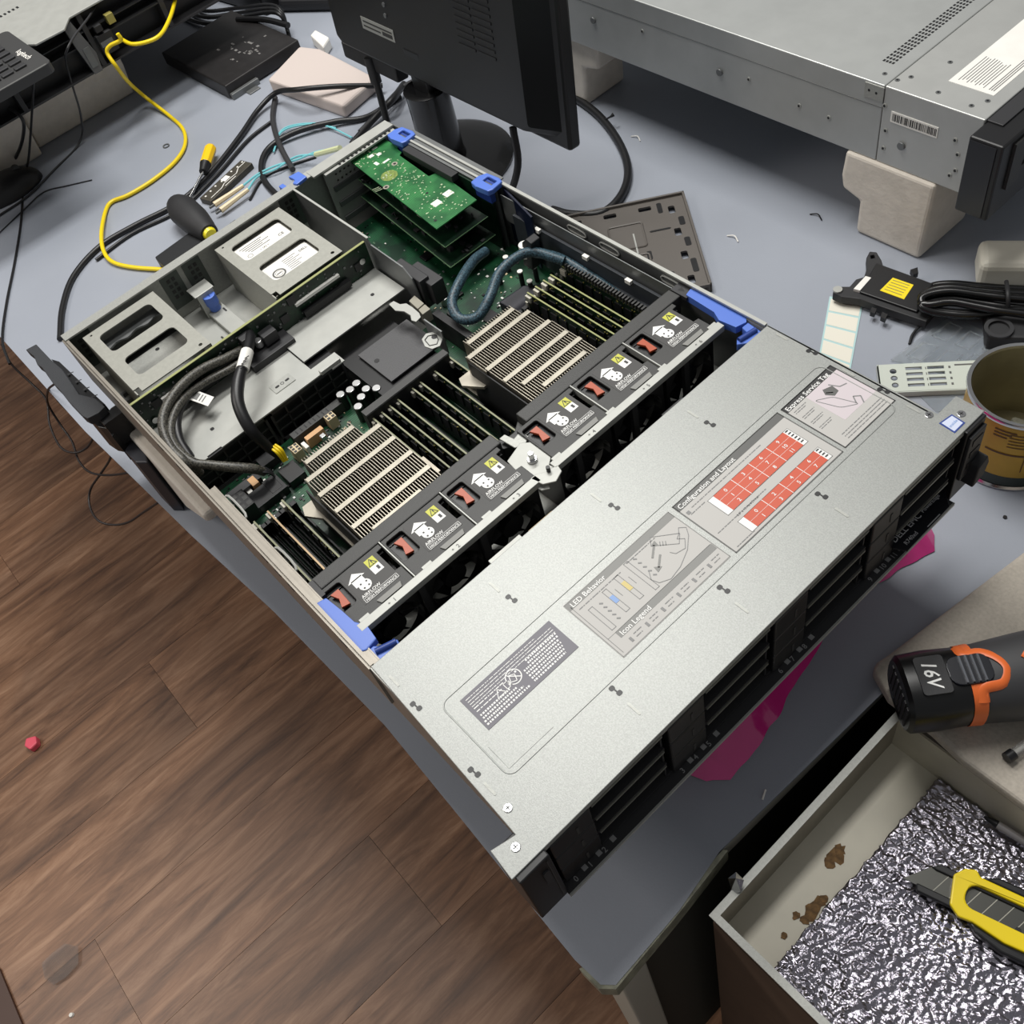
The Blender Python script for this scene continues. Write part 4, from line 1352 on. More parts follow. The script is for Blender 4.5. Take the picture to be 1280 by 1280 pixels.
# ------------------------------------------------------------------ server at top left, seen from its front
S3 = thing('rack_server', 'partly visible server on foam in the upper left corner with dark open drive bays', 'server', -900, 330, -87)
obj('lid', MB().prism([(-1400, 60), (-652, 60), (-652, 250), (-640, 258), (-637, 305), (-664, 326), (-668, 600), (-1400, 600)], -3, 0), STEEL2, S3, bevel=.8)
obj('case', MB().box(-1400, -690, 62, 598, -87, -3), BLACK, S3)
obj('front_shelf', MB().box(-690, -668, 62, 598, -87, -84).box(-690, -670, 62, 598, -46, -44).box(-690, -670, 62, 598, -30, -28.6), DGREY2, S3)
for y in (196, 318, 336, 462):
    obj('bay_post', MB().box(-690, -668, y, y+8, -84, -4), DGREY2, S3, bevel=.6)
obj('ear_panel', MB().prism_x([(310, -6), (324, -6), (336, -60), (332, -86), (318, -86), (312, -40)], -668, -662), mat('grey_ear', (96, 96, 96), .45), S3, bevel=.6)
obj('light_panel', MB().prism_x(rrect(319, 330, -76, -46, 2), -662, -660.6), STEELD, S3)
m = MB()
for k in range(26):
    m.box(-790, -782, 110+k*7.2, 113.6+k*7.2, 0, .2)
o = obj('vent_perforation', m, BLACK, S3)
o['kind'] = 'stuff'
obj('front_ports', MB().box(-668, -660, 346, 372, -70, -40).box(-668, -658, 350, 362, -36, -26), BLACKM, S3, bevel=1)
obj('port_sticker', MB().box(-660, -659.4, 348, 368, -58, -50), STEELD, S3)
obj('network_port', MB().box(-668, -658, 374, 386, -34, -20), YCAB if False else mat('brass_port', (170, 160, 90), .4, .4), S3, bevel=.5)
obj('circuit_edge', MB().box(-668, -655, 96, 140, -86, -60), PCBM, S3)
foam('foam_block', 'rounded white foam block under the upper left server behind the mouse', [(-840, -187), (-742, -187), (-700, -87.2), (-840, -87.2)], 60, 196)
foam('foam_block', 'long white foam block recessed under the upper left server', [(-900, -187), (-765, -187), (-740, -130), (-735, -87.2), (-900, -87.2)], 200, 386)

# keyboard on top of that server
KB = thing('keyboard', 'black keyboard lying across the front edge of the upper left server', 'keyboard', -610, 80, 0)
kbm = mat('keyboard_dark_grey', (58, 58, 58), .45)
obj('keyboard_body', MB().prism(rrect(-694, -530, -90, 243, 10), 0.3, 14), kbm, KB, bevel=3)
obj('keyboard_edge', MB().tube([(-532, -80, 13), (-532, 235, 13)], 1.6, 8, smooth=False), mat('keyboard_rim', (92, 92, 90), .3), KB)
ky = None
for i in range(6):
    for j in range(14):
        x, y = -668+i*20, 216-j*20
        if i < 1 and j % 4 == 3:
            continue
        s_ = MB().box(x, x+16, y-17, y, 14, 18)
        if i == 0:
            s_ = MB().box(x+2, x+13, y-17, y, 14, 17)
        if ky is None:
            ky = obj('key', s_, DGREY2, KB, bevel=1)
            kxy = (x, y)
        else:
            dup(ky, x-kxy[0], y-kxy[1])
m = MB().text('logitech', -573, 214, 14.4, 9, right=(-.98, .12)) if False else MB().text('logitech', -576, 214, 14.4, 11, right=(1, .0))
obj('maker_lettering', MB().text('logitech', -612, 222, 14.4, 13, right=(1, .05)), PAPER, KB)
MS = thing('mouse', 'black mouse lying by the white foam at the left edge of the photo', 'mouse', -690, 120, DESK)
prof = []
m = MB()
nx_, ny_ = 12, 8
vs = []
for i in range(nx_+1):
    a = math.pi*i/nx_
    for j in range(ny_*2):
        b_ = 2*math.pi*j/(ny_*2)
        vs.append((-692+34*math.sin(a)*math.cos(b_), 112-58*math.cos(a), DESK+max(0, 1)+max(-1, 32*math.sin(a)*math.sin(b_))))
fs = []
n_ = ny_*2
for i in range(nx_):
    for j in range(n_):
        fs.append((i*n_+j, i*n_+(j+1) % n_, (i+1)*n_+(j+1) % n_, (i+1)*n_+j))
obj('mouse_shell', MB().add(vs, fs), BLACK, MS, smooth=True)
obj('scroll_wheel', MB(Matrix.Translation((-696, 140, DESK+26)) @ Matrix.Rotation(math.pi/2, 4, 'Y')).cyl(0, 0, 0, 8, 7, n=14), DGREY, MS)

# ------------------------------------------------------------------ monitor seen from behind
MO = thing('monitor', 'black monitor seen from behind on a round glossy base', 'monitor', -120, 610, DESK)
lean = math.radians(-4.3)
Mm = Matrix.Translation((0, 580, -78)) @ Matrix.Rotation(lean, 4, 'X')
GLB = mat('monitor_black', (14, 15, 17), .42, bump=.1, bscale=1500)
Mo = Matrix(((1, 0, 0, 0), (0, 1, 0, 0), (0, 0, 1, 0), (0, 0, 0, 1)))
m = MB(Mm)
m.box(-350, 134, 2, 20, 0, 300)
obj('screen_panel', m, GLB, MO, bevel=4)
m = MB(Mm)
bk = [(-330, 12), (110, 12), (122, 22), (122, 280), (110, 290), (-330, 290), (-342, 280), (-342, 22)]
vs = [(x, 2, z) for x, z in bk]+[(x*.86-15, -22, 20+(z-12)*.86) for x, z in bk]
fs = [tuple(range(8, 16))]+[(i, (i+1) % 8, 8+(i+1) % 8, 8+i) for i in range(8)]
m.add(vs, fs)
obj('back_shell', m, GLB, MO, bevel=3)
m = MB(Mm)
for k in range(16):
    for c_ in range(2):
        m.box(-20+c_*36, 12+c_*36, -22.8, -22, 96+k*8, 99+k*8)
o = obj('vent_grooves', m, BLACK, MO)
m = MB(Mm).box(-232, -160, -22.6, -22, 60, 76)
m.m = 1
m.box(-228, -164, -22.9, -22.6, 70, 72)
m.box(-228, -190, -22.9, -22.6, 64, 66)
m.box(-186, -164, -22.9, -22.6, 63, 68)
obj('rating_sticker', m, [STEEL, LABK], MO)
for k in range(2):
    obj('shell_screw', MB(Mm @ Matrix.Translation((-170+k*2, -22, 92+k*14)) @ Matrix.Rotation(math.pi/2, 4, 'X')).cyl(0, 0, 0, 1.2, 3, n=12), STEELD, MO)
obj('port_recess', MB(Mm).box(-320, -190, -14, 6, -8, 16), BLACKM, MO, bevel=3)
nk = P(558, 203, DESK)
m = MB().lathe([(33, DESK+6), (30, DESK+20), (29, DESK+112), (31, DESK+114), (25, DESK+116), (.01, DESK+112)], nk[0], nk[1], 28)
obj('stand_neck', m, mat('gloss_black', (12, 12, 13), .22, coat=.2), MO, smooth=True)
obj('neck_arm', MB().box(nk[0]-18, nk[0]+18, nk[1]-8, nk[1]+20, DESK+100, DESK+170), GLB, MO, bevel=3)
m = MB().lathe([(0.01, DESK+12), (60, DESK+11), (88, DESK+8), (97, DESK+4), (97, DESK), (0.01, DESK)], nk[0], nk[1], 48)
obj('stand_base', m, MATS['gloss_black'], MO, smooth=True)
for a in (1,):
    ca = obj('monitor_cord', MB().tube([(-252, 568, -70), (-240, 560, -110), (-230, 552, -150), (-225, 548, DESK+5)], 5, 10), RUBBER, MO, smooth=True)
    obj('monitor_cord', MB().tube([(52, 566, -64), (60, 556, -110), (40, 540, -160), (10, 520, DESK+6)], 4.6, 10), RUBBER, MO, smooth=True)
    obj('cord_plug', MB().tube([(-252, 568, -66), (-247, 564, -100)], 8, 12, smooth=False), BLACKM, MO, smooth=True)

# ------------------------------------------------------------------ desk-top things, upper left
M = xf(-686, 546, DESK, 2)
bt = thing('optical_drive', 'flat black metal case with chipped paint lying behind the yellow cable', 'drive', -686, 546, DESK)
obj('case', MB(M).box(-105, 105, -76, 76, 2, 24), mat('scratched_black_metal', (40, 38, 38), .45, .2, .15, 60), bt, bevel=2)
m = MB(M)
for k in range(26):
    x, y = random.gauss(40, 22), random.gauss(8, 20)
    m.box(x, x+random.uniform(1, 9), y, y+random.uniform(1, 5), 24, 24.3)
o = obj('paint_chips', m, mat('chip_grey', (120, 118, 116), .6), bt)
o['kind'] = 'stuff'
obj('mount_bracket', MB(M).box(98, 112, -74, -20, 0, 10).box(105, 125, -50, -28, 0, 2), STEELD, bt, bevel=1)
obj('cable_end', MB(M).tube([(-60, 60, 25), (0, 80, 30), (60, 90, 30)], 5, 8), RUBBER, bt, smooth=True)
fp = [P(334, 99, -165)[:2], P(374, 57, -165)[:2], P(400, 60, -165)[:2], P(424, 72, -165)[:2], P(470, 96, -165)[:2], P(428, 132, -165)[:2]]
tag(obj('foam_pad', MB().prism(fp, DESK, -165), mat('warm_white_foam', (196, 184, 178), .8, bump=.3, bscale=120), bevel=5, seg=3), 'pinkish white foam pad with cut corner lying left of the monitor', 'foam pad')
foam_bit = obj('plastic_scrap', MB().prism([P(388, 45, -170)[:2], P(394, 38, -170)[:2], P(412, 48, -170)[:2], P(404, 60, -170)[:2]], DESK, -168), PAPER, bevel=3)
tag(foam_bit, 'small crumpled white plastic scrap behind the foam pad', 'scrap')
# dark clutter at top centre
cl = thing('docking_unit', 'black device half hidden behind the monitor at the top edge', 'device', -900, 640, DESK)
obj('device_body', MB(xf(-880, 690, DESK, 8)).box(-60, 120, -45, 60, 0, 40), BLACK, cl, bevel=6)
obj('device_ridge', MB(xf(-880, 690, DESK, 8)).box(-50, 110, -20, -14, 40, 43).box(-50, 110, 10, 16, 40, 43), DGREY2, cl)
tag(obj('phone_handset', MB(xf(-700, 730, DESK, 30)).box(-60, 60, -22, 22, 0, 26), BLACKM, bevel=10, seg=3), 'rounded black handset between the device and the monitor', 'handset')

# transceiver board with fibre plugs
q0 = P(260, 240, -178)
q1 = P(300, 203, -178)
ang = math.degrees(math.atan2(q1[1]-q0[1], q1[0]-q0[0]))
Ms = xf((q0[0]+q1[0])/2+8, (q0[1]+q1[1])/2, DESK, ang)
sb = thing('circuit_module', 'narrow dark circuit module with white stickers on the desk beside the fibre plugs', 'circuit board', *(Ms @ Vector((0, 0, 0)))[:2], DESK)
obj('module_board', MB(Ms).box(-50, 44, -13, 11, 0, 9), mat('brown_black_board', (52, 48, 40), .5, rgb2=(70, 66, 56), vscale=400), sb, bevel=.8)
obj('module_sticker', MB(Ms).box(-6, 6, -2, 8, 9, 9.4), PAPER, sb)
m = MB(Ms)
for k in range(8):
    m.cyl(-44+k*12, 6+(k % 3)-3, 9, 9.8, 1.6, n=8)
for a, b_ in (((-44, -8), (-20, -8)), ((-20, -8), (-10, -4)), ((-10, -4), (16, -6)), ((16, -6), (26, 0)), ((26, 0), (42, 0)), ((-14, -10), (10, -10))):
    m.line(*a, *b_, 9.5, 1.2)
obj('module_traces', m, PAPER, sb)
fb = thing('fibre_cable', 'aqua fibre patch cable ending in two beige plugs beside the circuit module', 'cable', *P(290, 262, DESK)[:2], DESK)
for k in range(2):
    a = P(268+k*8, 256+k*7, -178)
    b_ = P(304+k*6, 232+k*5, -176)
    pg = obj('fibre_plug', MB().tube([a, b_], [4.5, 3], 8, smooth=False), BEIGE, fb)
    obj('plug_tip', MB().tube([P(262+k*8, 260+k*7, -180), a], 2, 8, smooth=False), STEELD, fb)
    cb_ = [b_, P(322, 218+k*3, -180), P(345, 207+k*4, -178), P(370, 200-k*4, -175), P(395, 190+k*3, -165), P(418, 186+k*3, -140)]
    obj('fibre', MB().tube(cb_, 1.5, 6), AQUA, fb, smooth=True)
obj('fibre', MB().tube([P(342, 190, -183), P(352, 165, -180), P(380, 156, -176), P(410, 158, -180), P(440, 172, -183)], 1.4, 6), AQUA, fb, smooth=True)
obj('fibre', MB().tube([P(340, 183, -183), P(356, 160, -181), P(392, 154, -179), P(420, 160, -183)], 1.2, 6), AQUA, fb, smooth=True)
obj('fibre_boot', MB().tube([P(395, 193, -160), P(425, 185, -130)], 4, 8, smooth=False), mat('pale_lime_boot', (206, 212, 168), .4), fb)
rg = MB().lathe([(5.6, DESK+.6), (5.6, DESK+1.6), (3.8, DESK+1.6), (3.8, DESK+.6), (5.6, DESK+.6)], *P(208, 183, DESK)[:2], 20)
tag(obj('washer', rg, STEELD), 'small dark metal washer lying inside the bend of the yellow cable', 'washer')

# screwdrivers
sd = thing('screwdriver', 'small screwdriver with a yellow fluted handle lying over black cables', 'screwdriver', *P(250, 215, DESK)[:2], DESK)
a, b_, c, d = P(264, 184, -172), P(257, 205, -172), P(254, 215, -173), P(236, 249, -180)
obj('handle', MB().tube([a, (a[0]*.9+b_[0]*.1, a[1]*.9+b_[1]*.1, -172), b_], [7, 9, 8.5], 8, smooth=False), mat('glossy_yellow_handle', (244, 196, 28), .3), sd, bevel=.8)
obj('collar', MB().tube([b_, ((b_[0]+c[0])/2, (b_[1]+c[1])/2, -172.5), c], [8.5, 7, 6], 12, smooth=False), BLACK, sd, smooth=True)
obj('shaft', MB().tube([c, d], 2, 10, smooth=False), CHROME, sd, smooth=True)
td = thing('ratchet_handle', 'stubby black rubber handled driver with a yellow tip behind the open server', 'screwdriver', *P(240, 278, DESK)[:2], DESK)
a, b_ = P(219, 254, -162), P(262, 292, -164)
va, vb = Vector(a), Vector(b_)
obj('grip', MB().tube([va, va.lerp(vb, .06), va.lerp(vb, .25), va.lerp(vb, .6), va.lerp(vb, .9), vb], [8, 16, 22, 21, 15, 13], 18, sub=3), BLACKM, td, smooth=True)
obj('end_cap', MB().tube([vb, vb+(vb-va).normalized()*5], [10, 8], 16, smooth=False), mat('yellow_cap', (240, 224, 40), .35), td, smooth=True)
tag(obj('black_box', MB().prism([P(193, 321, -170)[:2], P(236, 290, -170)[:2], P(268, 292, -170)[:2], P(258, 330, -170)[:2], P(206, 334, -170)[:2]], DESK, -170), mat('matt_black_box', (30, 31, 33), .5), bevel=2), 'small matt black box touching the rear wall of the open server', 'box')
tag(obj('plastic_clip', MB().prism(prz([(283, 282), (294, 274), (298, 276), (287, 285)], -180), DESK, -180), BLACKM, bevel=1), 'tiny black clip on the desk behind the open server', 'clip')

# cables on the desk
def dcable(label, pts, r, mt, cat='cable', name='cable', group=None):
    return tag(cable(name, pts, r, mt), label, cat, group)
R1 = DESK+4
dcable('thick black power cord curving from the desk edge past the screwdriver to the foam pad', [P(75, 424, R1), P(78, 385, R1), P(92, 345, R1), P(125, 308, R1), P(170, 281, R1), P(222, 254, R1), P(262, 218, R1), P(300, 170, R1+2), P(322, 138, R1+4), P(345, 116, R1+14), P(372, 112, -150), P(420, 108, -155), P(478, 107, -175)], 4, RUBBER)
dcable('thinner black cord running beside the thick one behind the server', [P(120, 325, R1-1), P(165, 292, R1-1), P(225, 262, R1-1), P(272, 218, R1-1), P(310, 175, R1-1), P(342, 150, R1-1)], 2.6, RUBBER)
dcable('black cord looping round the aqua fibres at the rear of the server', [P(352, 250, R1), P(330, 225, R1), P(328, 200, R1+1), P(342, 180, R1+3), P(375, 163, R1+6), P(420, 152, R1+4), P(460, 146, R1), P(500, 120, R1)], 4.6, RUBBER)
dcable('short black strap dropping from the foam pad toward the blue latch', [P(344, 122, R1), P(341, 150, R1), P(350, 182, R1+8), P(366, 212, R1+10)], 4.2, RUBBER2)
dcable('thin black cord crossing under the fibre plugs', [P(312, 250, R1-2), P(330, 222, R1-2), P(360, 208, R1-2), P(395, 196, R1-2)], 1.8, RUBBER)
dcable('bundle of black cords rising beside the monitor neck', [P(440, 180, R1), P(466, 150, R1+6), P(490, 125, R1+20), P(505, 105, R1+10)], 5, RUBBER, group=None)
dcable('second black cord twisting behind the server corner under the monitor', [P(450, 165, R1+4), P(474, 140, R1+8), P(500, 112, R1+12), P(520, 100, R1+10)], 4, RUBBER2)
dcable('heavy black cable arching over the desk between monitor and closed server', [P(640, 92, R1+2), P(690, 108, R1+2), P(722, 124, R1+2), P(752, 148, R1+2), P(776, 182, R1+2), P(785, 215, R1+2), P(776, 245, R1+2), P(752, 266, R1+2), P(715, 268, R1+2), P(690, 262, R1+2)], 5.4, RUBBER)
dcable('black zip tie tail standing on the heavy arched cable', [P(757, 149, -176), P(763, 146, -170), P(767, 143, -168)], [1, 1.4, 3], RUBBER)
dcable('yellow network cable snaking from the upper left server over the desk', [P(147, 42, -30), P(151, 50, -40), P(138, 57, -46), P(134, 66, -54), P(146, 84, -74), P(160, 102, -112), P(180, 120, -165), P(212, 145, R1), P(229, 162, R1), P(231, 182, R1), P(218, 203, R1), P(190, 226, R1), P(160, 244, R1), P(140, 252, R1), P(132, 264, R1), P(127, 290, R1+4), P(129, 312, R1+3), P(140, 327, R1+1), P(165, 334, R1), P(205, 337, R1)], 3, YCAB)
dcable('yellow network cable rising from the socket to the top edge', [P(150, 48, -60), P(165, 55, -60), P(185, 52, -60), P(200, 44, -60), P(210, 28, -60), P(217, 8, -60), P(222, -20, -60)], 3, YCAB)
dcable('thin grey cord hanging down the front of the upper left server', [P(128, -8, -20), P(112, 20, -10), P(93, 45, -5), P(84, 62, -10), P(82, 75, -50), P(90, 105, -85), P(99, 135, -115), P(102, 152, -140), P(103, 166, -168), P(95, 185, R1-2), P(70, 210, R1-2), P(35, 245, R1-2), P(-10, 275, R1-2)], 1.6, RUBBER2)
dcable('thin black cord dropping straight from the keyboard along the desk edge', [P(42, 100, -10), P(40, 140, -80), P(36, 195, -150), P(30, 230, R1-2), P(26, 280, R1-2), P(18, 330, R1-2), P(8, 380, R1-2), P(3, 425, R1-2), P(12, 455, -188)], 1.8, RUBBER)
dcable('black cord with plug running from the mouse side up to the upper left server', [P(12, 135, -60), P(26, 146, -70), P(30, 160, -90), P(25, 185, -140), P(12, 208, R1), P(-10, 225, R1)], 2.6, RUBBER)
dcable('thin grey cord lying in a shallow curve near the mouse', [P(-5, 295, R1-3), P(30, 262, R1-3), P(55, 240, R1-3), P(85, 232, R1-3), P(115, 225, R1-3)], 1, RUBBER2)
dcable('black wire drooping below the desk edge in a small loop', [P(2, 430, -188), P(14, 455, -215), P(40, 480, -240), P(58, 500, -250), P(62, 530, -262), P(75, 558, -268), P(92, 566, -268), P(108, 560, -262), P(117, 546, -240), P(119, 532, -200)], 1.5, mat('brown_black_wire', (30, 20, 18), .5))
dcable('black wire hanging from the cable arm in a long droop', [P(68, 480, -150), P(60, 488, -190), P(60, 505, -230), P(75, 530, -260), P(90, 552, -270), P(98, 575, -275), P(112, 590, -275), P(135, 594, -265), P(163, 590, -230), P(178, 580, -205)], 1.5, MATS['brown_black_wire'])
dcable('lowest black wire loop hanging under the left desk edge', [P(140, 560, -205), P(137, 575, -240), P(126, 592, -270), P(113, 612, -300), P(112, 632, -310), P(122, 650, -310), P(140, 656, -310), P(160, 653, -300), P(180, 640, -270), P(198, 628, -235)], 1.5, MATS['brown_black_wire'])
dcable('black wire along the left desk edge in front of the arm', [P(60, 480, -205), P(72, 500, -225), P(88, 516, -228), P(106, 525, -205)], 1.5, MATS['brown_black_wire'])
for k in range(3):
    dcable(('lowest', 'middle', 'uppermost')[k]+' of the three black cords arching over the flat black case', [P(225+k*8, 20-k*6, R1), P(260, 30-k*8, R1+4), P(300, 22-k*6, R1+6), P(345, 16-k*4, R1+40), P(360, 40, R1+10), P(362+k*2, 70, R1)], 3.4, RUBBER, group='black cords at the top edge')

# ------------------------------------------------------------------ upper right things
wt = thing('white_connector', 'clear white plug on black wires beside the right edge of the monitor', 'connector', -120, 780, DESK)
obj('plug_body', MB(xf(*P(690, 76, -150), 20)).box(-26, 26, -8, 8, -12, 8), mat('cloudy_white_plug', (200, 200, 198), .35), wt, bevel=1)
m = MB(xf(*P(690, 76, -150), 20))
for k in range(7):
    m.box(-24+k*7, -20+k*7, -9, -8, -8, 4)
obj('plug_ribs', m, STEELD, wt)
obj('plug_wires', MB().tube([P(668, 30, -130), P(685, 45, -130), P(696, 62, -140)], 6, 8), BLACK, wt, smooth=True)
obj('plug_body', MB(xf(*P(674, 40, -150), 20)).box(-16, 16, -6, 6, -8, 8), MATS['cloudy_white_plug'], wt, bevel=1)

# grey moulded tray
A = Vector((201, 697, 0))
ang = math.degrees(math.atan2(-108, 142))
Mt = xf(201, 697, DESK, ang)
ty = thing('moulded_tray', 'taupe grey moulded component tray leaning past the right wall of the open server', 'tray', 250, 620, DESK)
TR = mat('taupe_grey_tray', (96, 91, 86), .5)
holes_ = [rrect(20+i*44, 34+i*44, -24, -16, 2) for i in range(4)]+[rrect(12, 20, -60-k*44, -44-k*44, 2) for k in range(3)]
obj('tray_plate', MB(Mt).prism(rrect(0, 178, -190, 0, 4), 5, 8, holes_), TR, ty, bevel=.6)
m = MB(Mt).box(0, 178, -3, 0, 0, 12).box(0, 178, -190, -187, 0, 12).box(0, 3, -190, 0, 0, 12).box(175, 178, -190, 0, 0, 12)
obj('tray_rim', m, TR, ty, bevel=.8)
m = MB(Mt)
for i, j in ((40, -80), (100, -80), (40, -140), (100, -140)):
    rr_ = rrect(i, i+46, j-22, j+20, 3, 2)
    m.tube([(p[0], p[1], 8.4) for p in rr_]+[(rr_[0][0], rr_[0][1], 8.4)], 1.3, 5, smooth=False)
obj('tray_ridges', m, TR, ty)
m = MB(Mt)
for i, j, a, b_ in ((10, -34, 20, 6), (44, -12, 16, 7), (84, -12, 16, 7), (124, -12, 24, 7), (150, -60, 8, 18), (150, -110, 8, 18), (96, -60, 16, 6), (70, -108, 14, 8), (60, -40, 3, 26), (140, -40, 12, 6)):
    obj('tray_recess', MB(Mt).prism(rrect(i, i+a, j-b_/2, j+b_/2, 2, 2), 8, 8.4), BLACK, ty)
obj('tray_glint', MB(Mt).box(60, 98, -74, -72, 8.4, 9.4), STEEL2, ty)

# sticker strip
q = [P(1037, 371, DESK), P(1079, 377, DESK), P(1064, 458, DESK), P(1024, 443, DESK)]
st = thing('sticker_sheet', 'strip of blank white stickers with teal borders beside the server lid', 'sticker sheet', q[0][0]+30, q[0][1]-40, DESK)
def lp(u, v):
    a = Vector(q[0]).lerp(Vector(q[1]), u)
    b_ = Vector(q[3]).lerp(Vector(q[2]), u)
    c = a.lerp(b_, v)
    return (c.x, c.y)
obj('backing_sheet', MB().prism([lp(0, 0), lp(1, 0), lp(1, 1.2), lp(0, 1.2)], DESK+.2, DESK+.8), mat('pale_teal_backing', (176, 208, 208), .45), st)
for k in range(5):
    v0 = .04+k*.24
    obj('blank_sticker', MB().prism([lp(.05, v0), lp(.95, v0), lp(.95, v0+.21), lp(.05, v0+.21)], DESK+.8, DESK+1), mat('ivory_sticker', (226, 222, 208), .5), st)

# black plastic module with yellow label
bmz = -172
bm = thing('plastic_module', 'flat black plastic module with mounting lugs and a yellow warning label', 'module', *P(1115, 365, DESK)[:2], DESK)
out = [(1083, 322), (1087, 314), (1096, 315), (1102, 325), (1104, 332), (1130, 341), (1160, 352), (1180, 360), (1172, 384), (1158, 402), (1140, 396), (1110, 386), (1076, 374), (1062, 372), (1052, 371), (1041, 366), (1043, 358), (1062, 358), (1070, 349), (1080, 346), (1084, 334)]
obj('module_body', MB().prism(prz(out, bmz), bmz-10, bmz, [prz([(1088, 319), (1093, 318), (1094, 322), (1089, 323)], bmz)]), BLACKM, bm, bevel=1)
obj('module_deck', MB().prism(prz([(1095, 331), (1166, 357), (1146, 392), (1074, 367)], bmz), bmz, bmz+3), BLACK, bm, bevel=1)
m = MB().prism(prz([(1116, 347), (1142, 356), (1130, 374), (1100, 363)], bmz+3.4), bmz+3, bmz+3.4)
m.m = 1
for k in range(5):
    a, b_ = prz([(1116-k*2.6, 350+k*2.8), (1137-k*2.4, 357+k*3)], bmz+3.5)
    m.line(*a, *b_, bmz+3.6, .7)
obj('yellow_label', m, [YELLOWL, LABD], bm)
m = MB().prism(prz([(1082, 345), (1089, 347), (1075, 363), (1067, 361)], bmz+3.4), bmz, bmz+3.4)
obj('white_label', m, PAPER, bm)
obj('module_lug', MB().prism(prz([(1138, 337), (1147, 334), (1148, 341), (1142, 343)], bmz), bmz-6, bmz), BLACK, bm)
obj('module_eyelet', MB().cyl(*P(1047, 363, bmz)[:2], bmz, bmz+2, 5, n=16), STEEL2, bm)
obj('module_hooks', MB().prism(prz([(1090, 382), (1096, 384), (1094, 390), (1088, 388)], bmz), bmz-8, bmz-2).prism(prz([(1103, 388), (1110, 391), (1107, 397), (1101, 394)], bmz), bmz-8, bmz-2), BLACK, bm)
# coiled cords
cp_ = []
for k in range(6):
    z = DESK+6+(k % 3)*8
    y_ = k*6.5
    cp_ += [P(1330, 364+y_, z+6), P(1262, 361+y_*.9, z+8), P(1225, 358+y_*.8, z+8), P(1190, 355+y_*.7, z+8), P(1165, 358+y_*.7, z+6), P(1152, 368+y_*.4, z+4), P(1156, 380+y_*.2, z+2), P(1175, 388+y_*.1, z), P(1215, 391+y_*.1, z), P(1265, 388, z), P(1330, 386, z), P(1350, 378, z+3)]
dcable('black power cord coiled and tied in a flat bundle at the right edge', cp_, 4.2, mat('shiny_black_cord', (16, 16, 17), .25))
dcable('thin black tie hanging from the coiled cord toward the clear tray', [P(1165, 392, R1), P(1152, 405, R1), P(1141, 418, R1-1), P(1137, 430, R1-2)], 1.6, RUBBER)
tag(obj('cord_tie', MB().tube([P(1258, 352, DESK+32), P(1260, 368, DESK+38), P(1260, 392, DESK+20)], 2.2, 8), BLACKM, smooth=True), 'black twist tie round the coiled power cord', 'tie')
wj = thing('adapter', 'off white plastic adapter at the right edge behind the coiled cord', 'adapter', 560, 790, DESK)
obj('adapter_shell', MB(xf(*P(1255, 345, DESK)[:2], DESK, 35)).box(-30, 60, -22, 22, 0, 34), mat('cream_plastic', (214, 210, 196), .5), wj, bevel=8, seg=3)
obj('adapter_face', MB(xf(*P(1255, 345, DESK)[:2], DESK, 35)).box(20, 58, -23, -21, 6, 28), BLACK, wj)
dc = thing('black_adapter', 'black adapter block under the coiled cord', 'adapter', *P(1250, 415, DESK)[:2], DESK)
obj('adapter_body', MB(xf(*P(1262, 410, DESK)[:2], DESK, 35)).box(-26, 50, -34, 20, 0, 20), BLACKM, dc, bevel=3)
obj('adapter_ring', MB().lathe([(14, DESK+21), (14, DESK+23), (10, DESK+23), (10, DESK+21)], *P(1248, 412, DESK+20)[:2], 24), DGREY2, dc)

# clear blister tray
CLEAR = mat('clear_plastic', (225, 232, 235), .08, trans=.9, alpha=.55)
q = [P(1113, 452, DESK), P(1188, 396, DESK), P(1262, 432, DESK), P(1215, 480, DESK)]
ct = thing('clear_tray', 'clear plastic blister tray beneath the vented bracket', 'tray', *P(1185, 440, DESK)[:2], DESK)
obj('tray_sheet', MB().prism([c[:2] for c in q], DESK+2, DESK+3.2), CLEAR, ct)
def lq(u, v, z):
    a = Vector(q[0]).lerp(Vector(q[1]), u)
    b_ = Vector(q[3]).lerp(Vector(q[2]), u)
    c = a.lerp(b_, v)
    return (c.x, c.y, z)
for u, v in ((.1, .12), (.1, .45), (.55, .12), (.55, .45), (.2, .75), (.65, .78)):
    w_ = .3
    loop = [lq(u, v, DESK+6), lq(u+w_, v, DESK+6), lq(u+w_, v+.2, DESK+6), lq(u, v+.2, DESK+6), lq(u, v, DESK+6)]
    obj('tray_pocket', MB().tube(loop, 1.2, 6, smooth=False), CLEAR, ct)
# vented white bracket
q = [P(1096, 455, -178), P(1222, 449, -178), P(1216, 496, -178), P(1108, 477, -178)]
bo, bu = Vector(q[0]), (Vector(q[1])-Vector(q[0]))
L_ = bu.length
ang = math.degrees(math.atan2(bu.y, bu.x))
Mb = xf(bo.x, bo.y, -181, ang)
vb_ = thing('vented_bracket', 'white perforated metal bracket lying between the server lid and the can', 'bracket', bo.x+40, bo.y+20, DESK)
hs = [circ(15, -10-k*9.5, 3.4, 14) for k in range(3)]
for i in range(2):
    for k in range(4):
        hs.append(rect(27+i*21, 43+i*21, -9-k*7.6, -5-k*7.6))
obj('bracket_plate', MB(Mb).prism(rrect(0, 98, -38, 0, 3), 0, 1.6, hs), mat('greenish_white_paint', (196, 202, 192), .45), vb_)
obj('bracket_flange', MB(Mb).box(0, 98, -39, -37.6, -5, 1.6).box(0, 1.4, -38, 0, -5, 1.6), MATS['greenish_white_paint'], vb_)
m = MB(Mb)
for k in range(4):
    m.box(68, 70, -9-k*7.6, -6-k*7.6, 1.6, 1.8)
    m.box(46, 46.8, -9-k*7.6, -6-k*7.6, 1.6, 1.8)
m.box(74, 92, -6, -4, 1.6, 1.8)
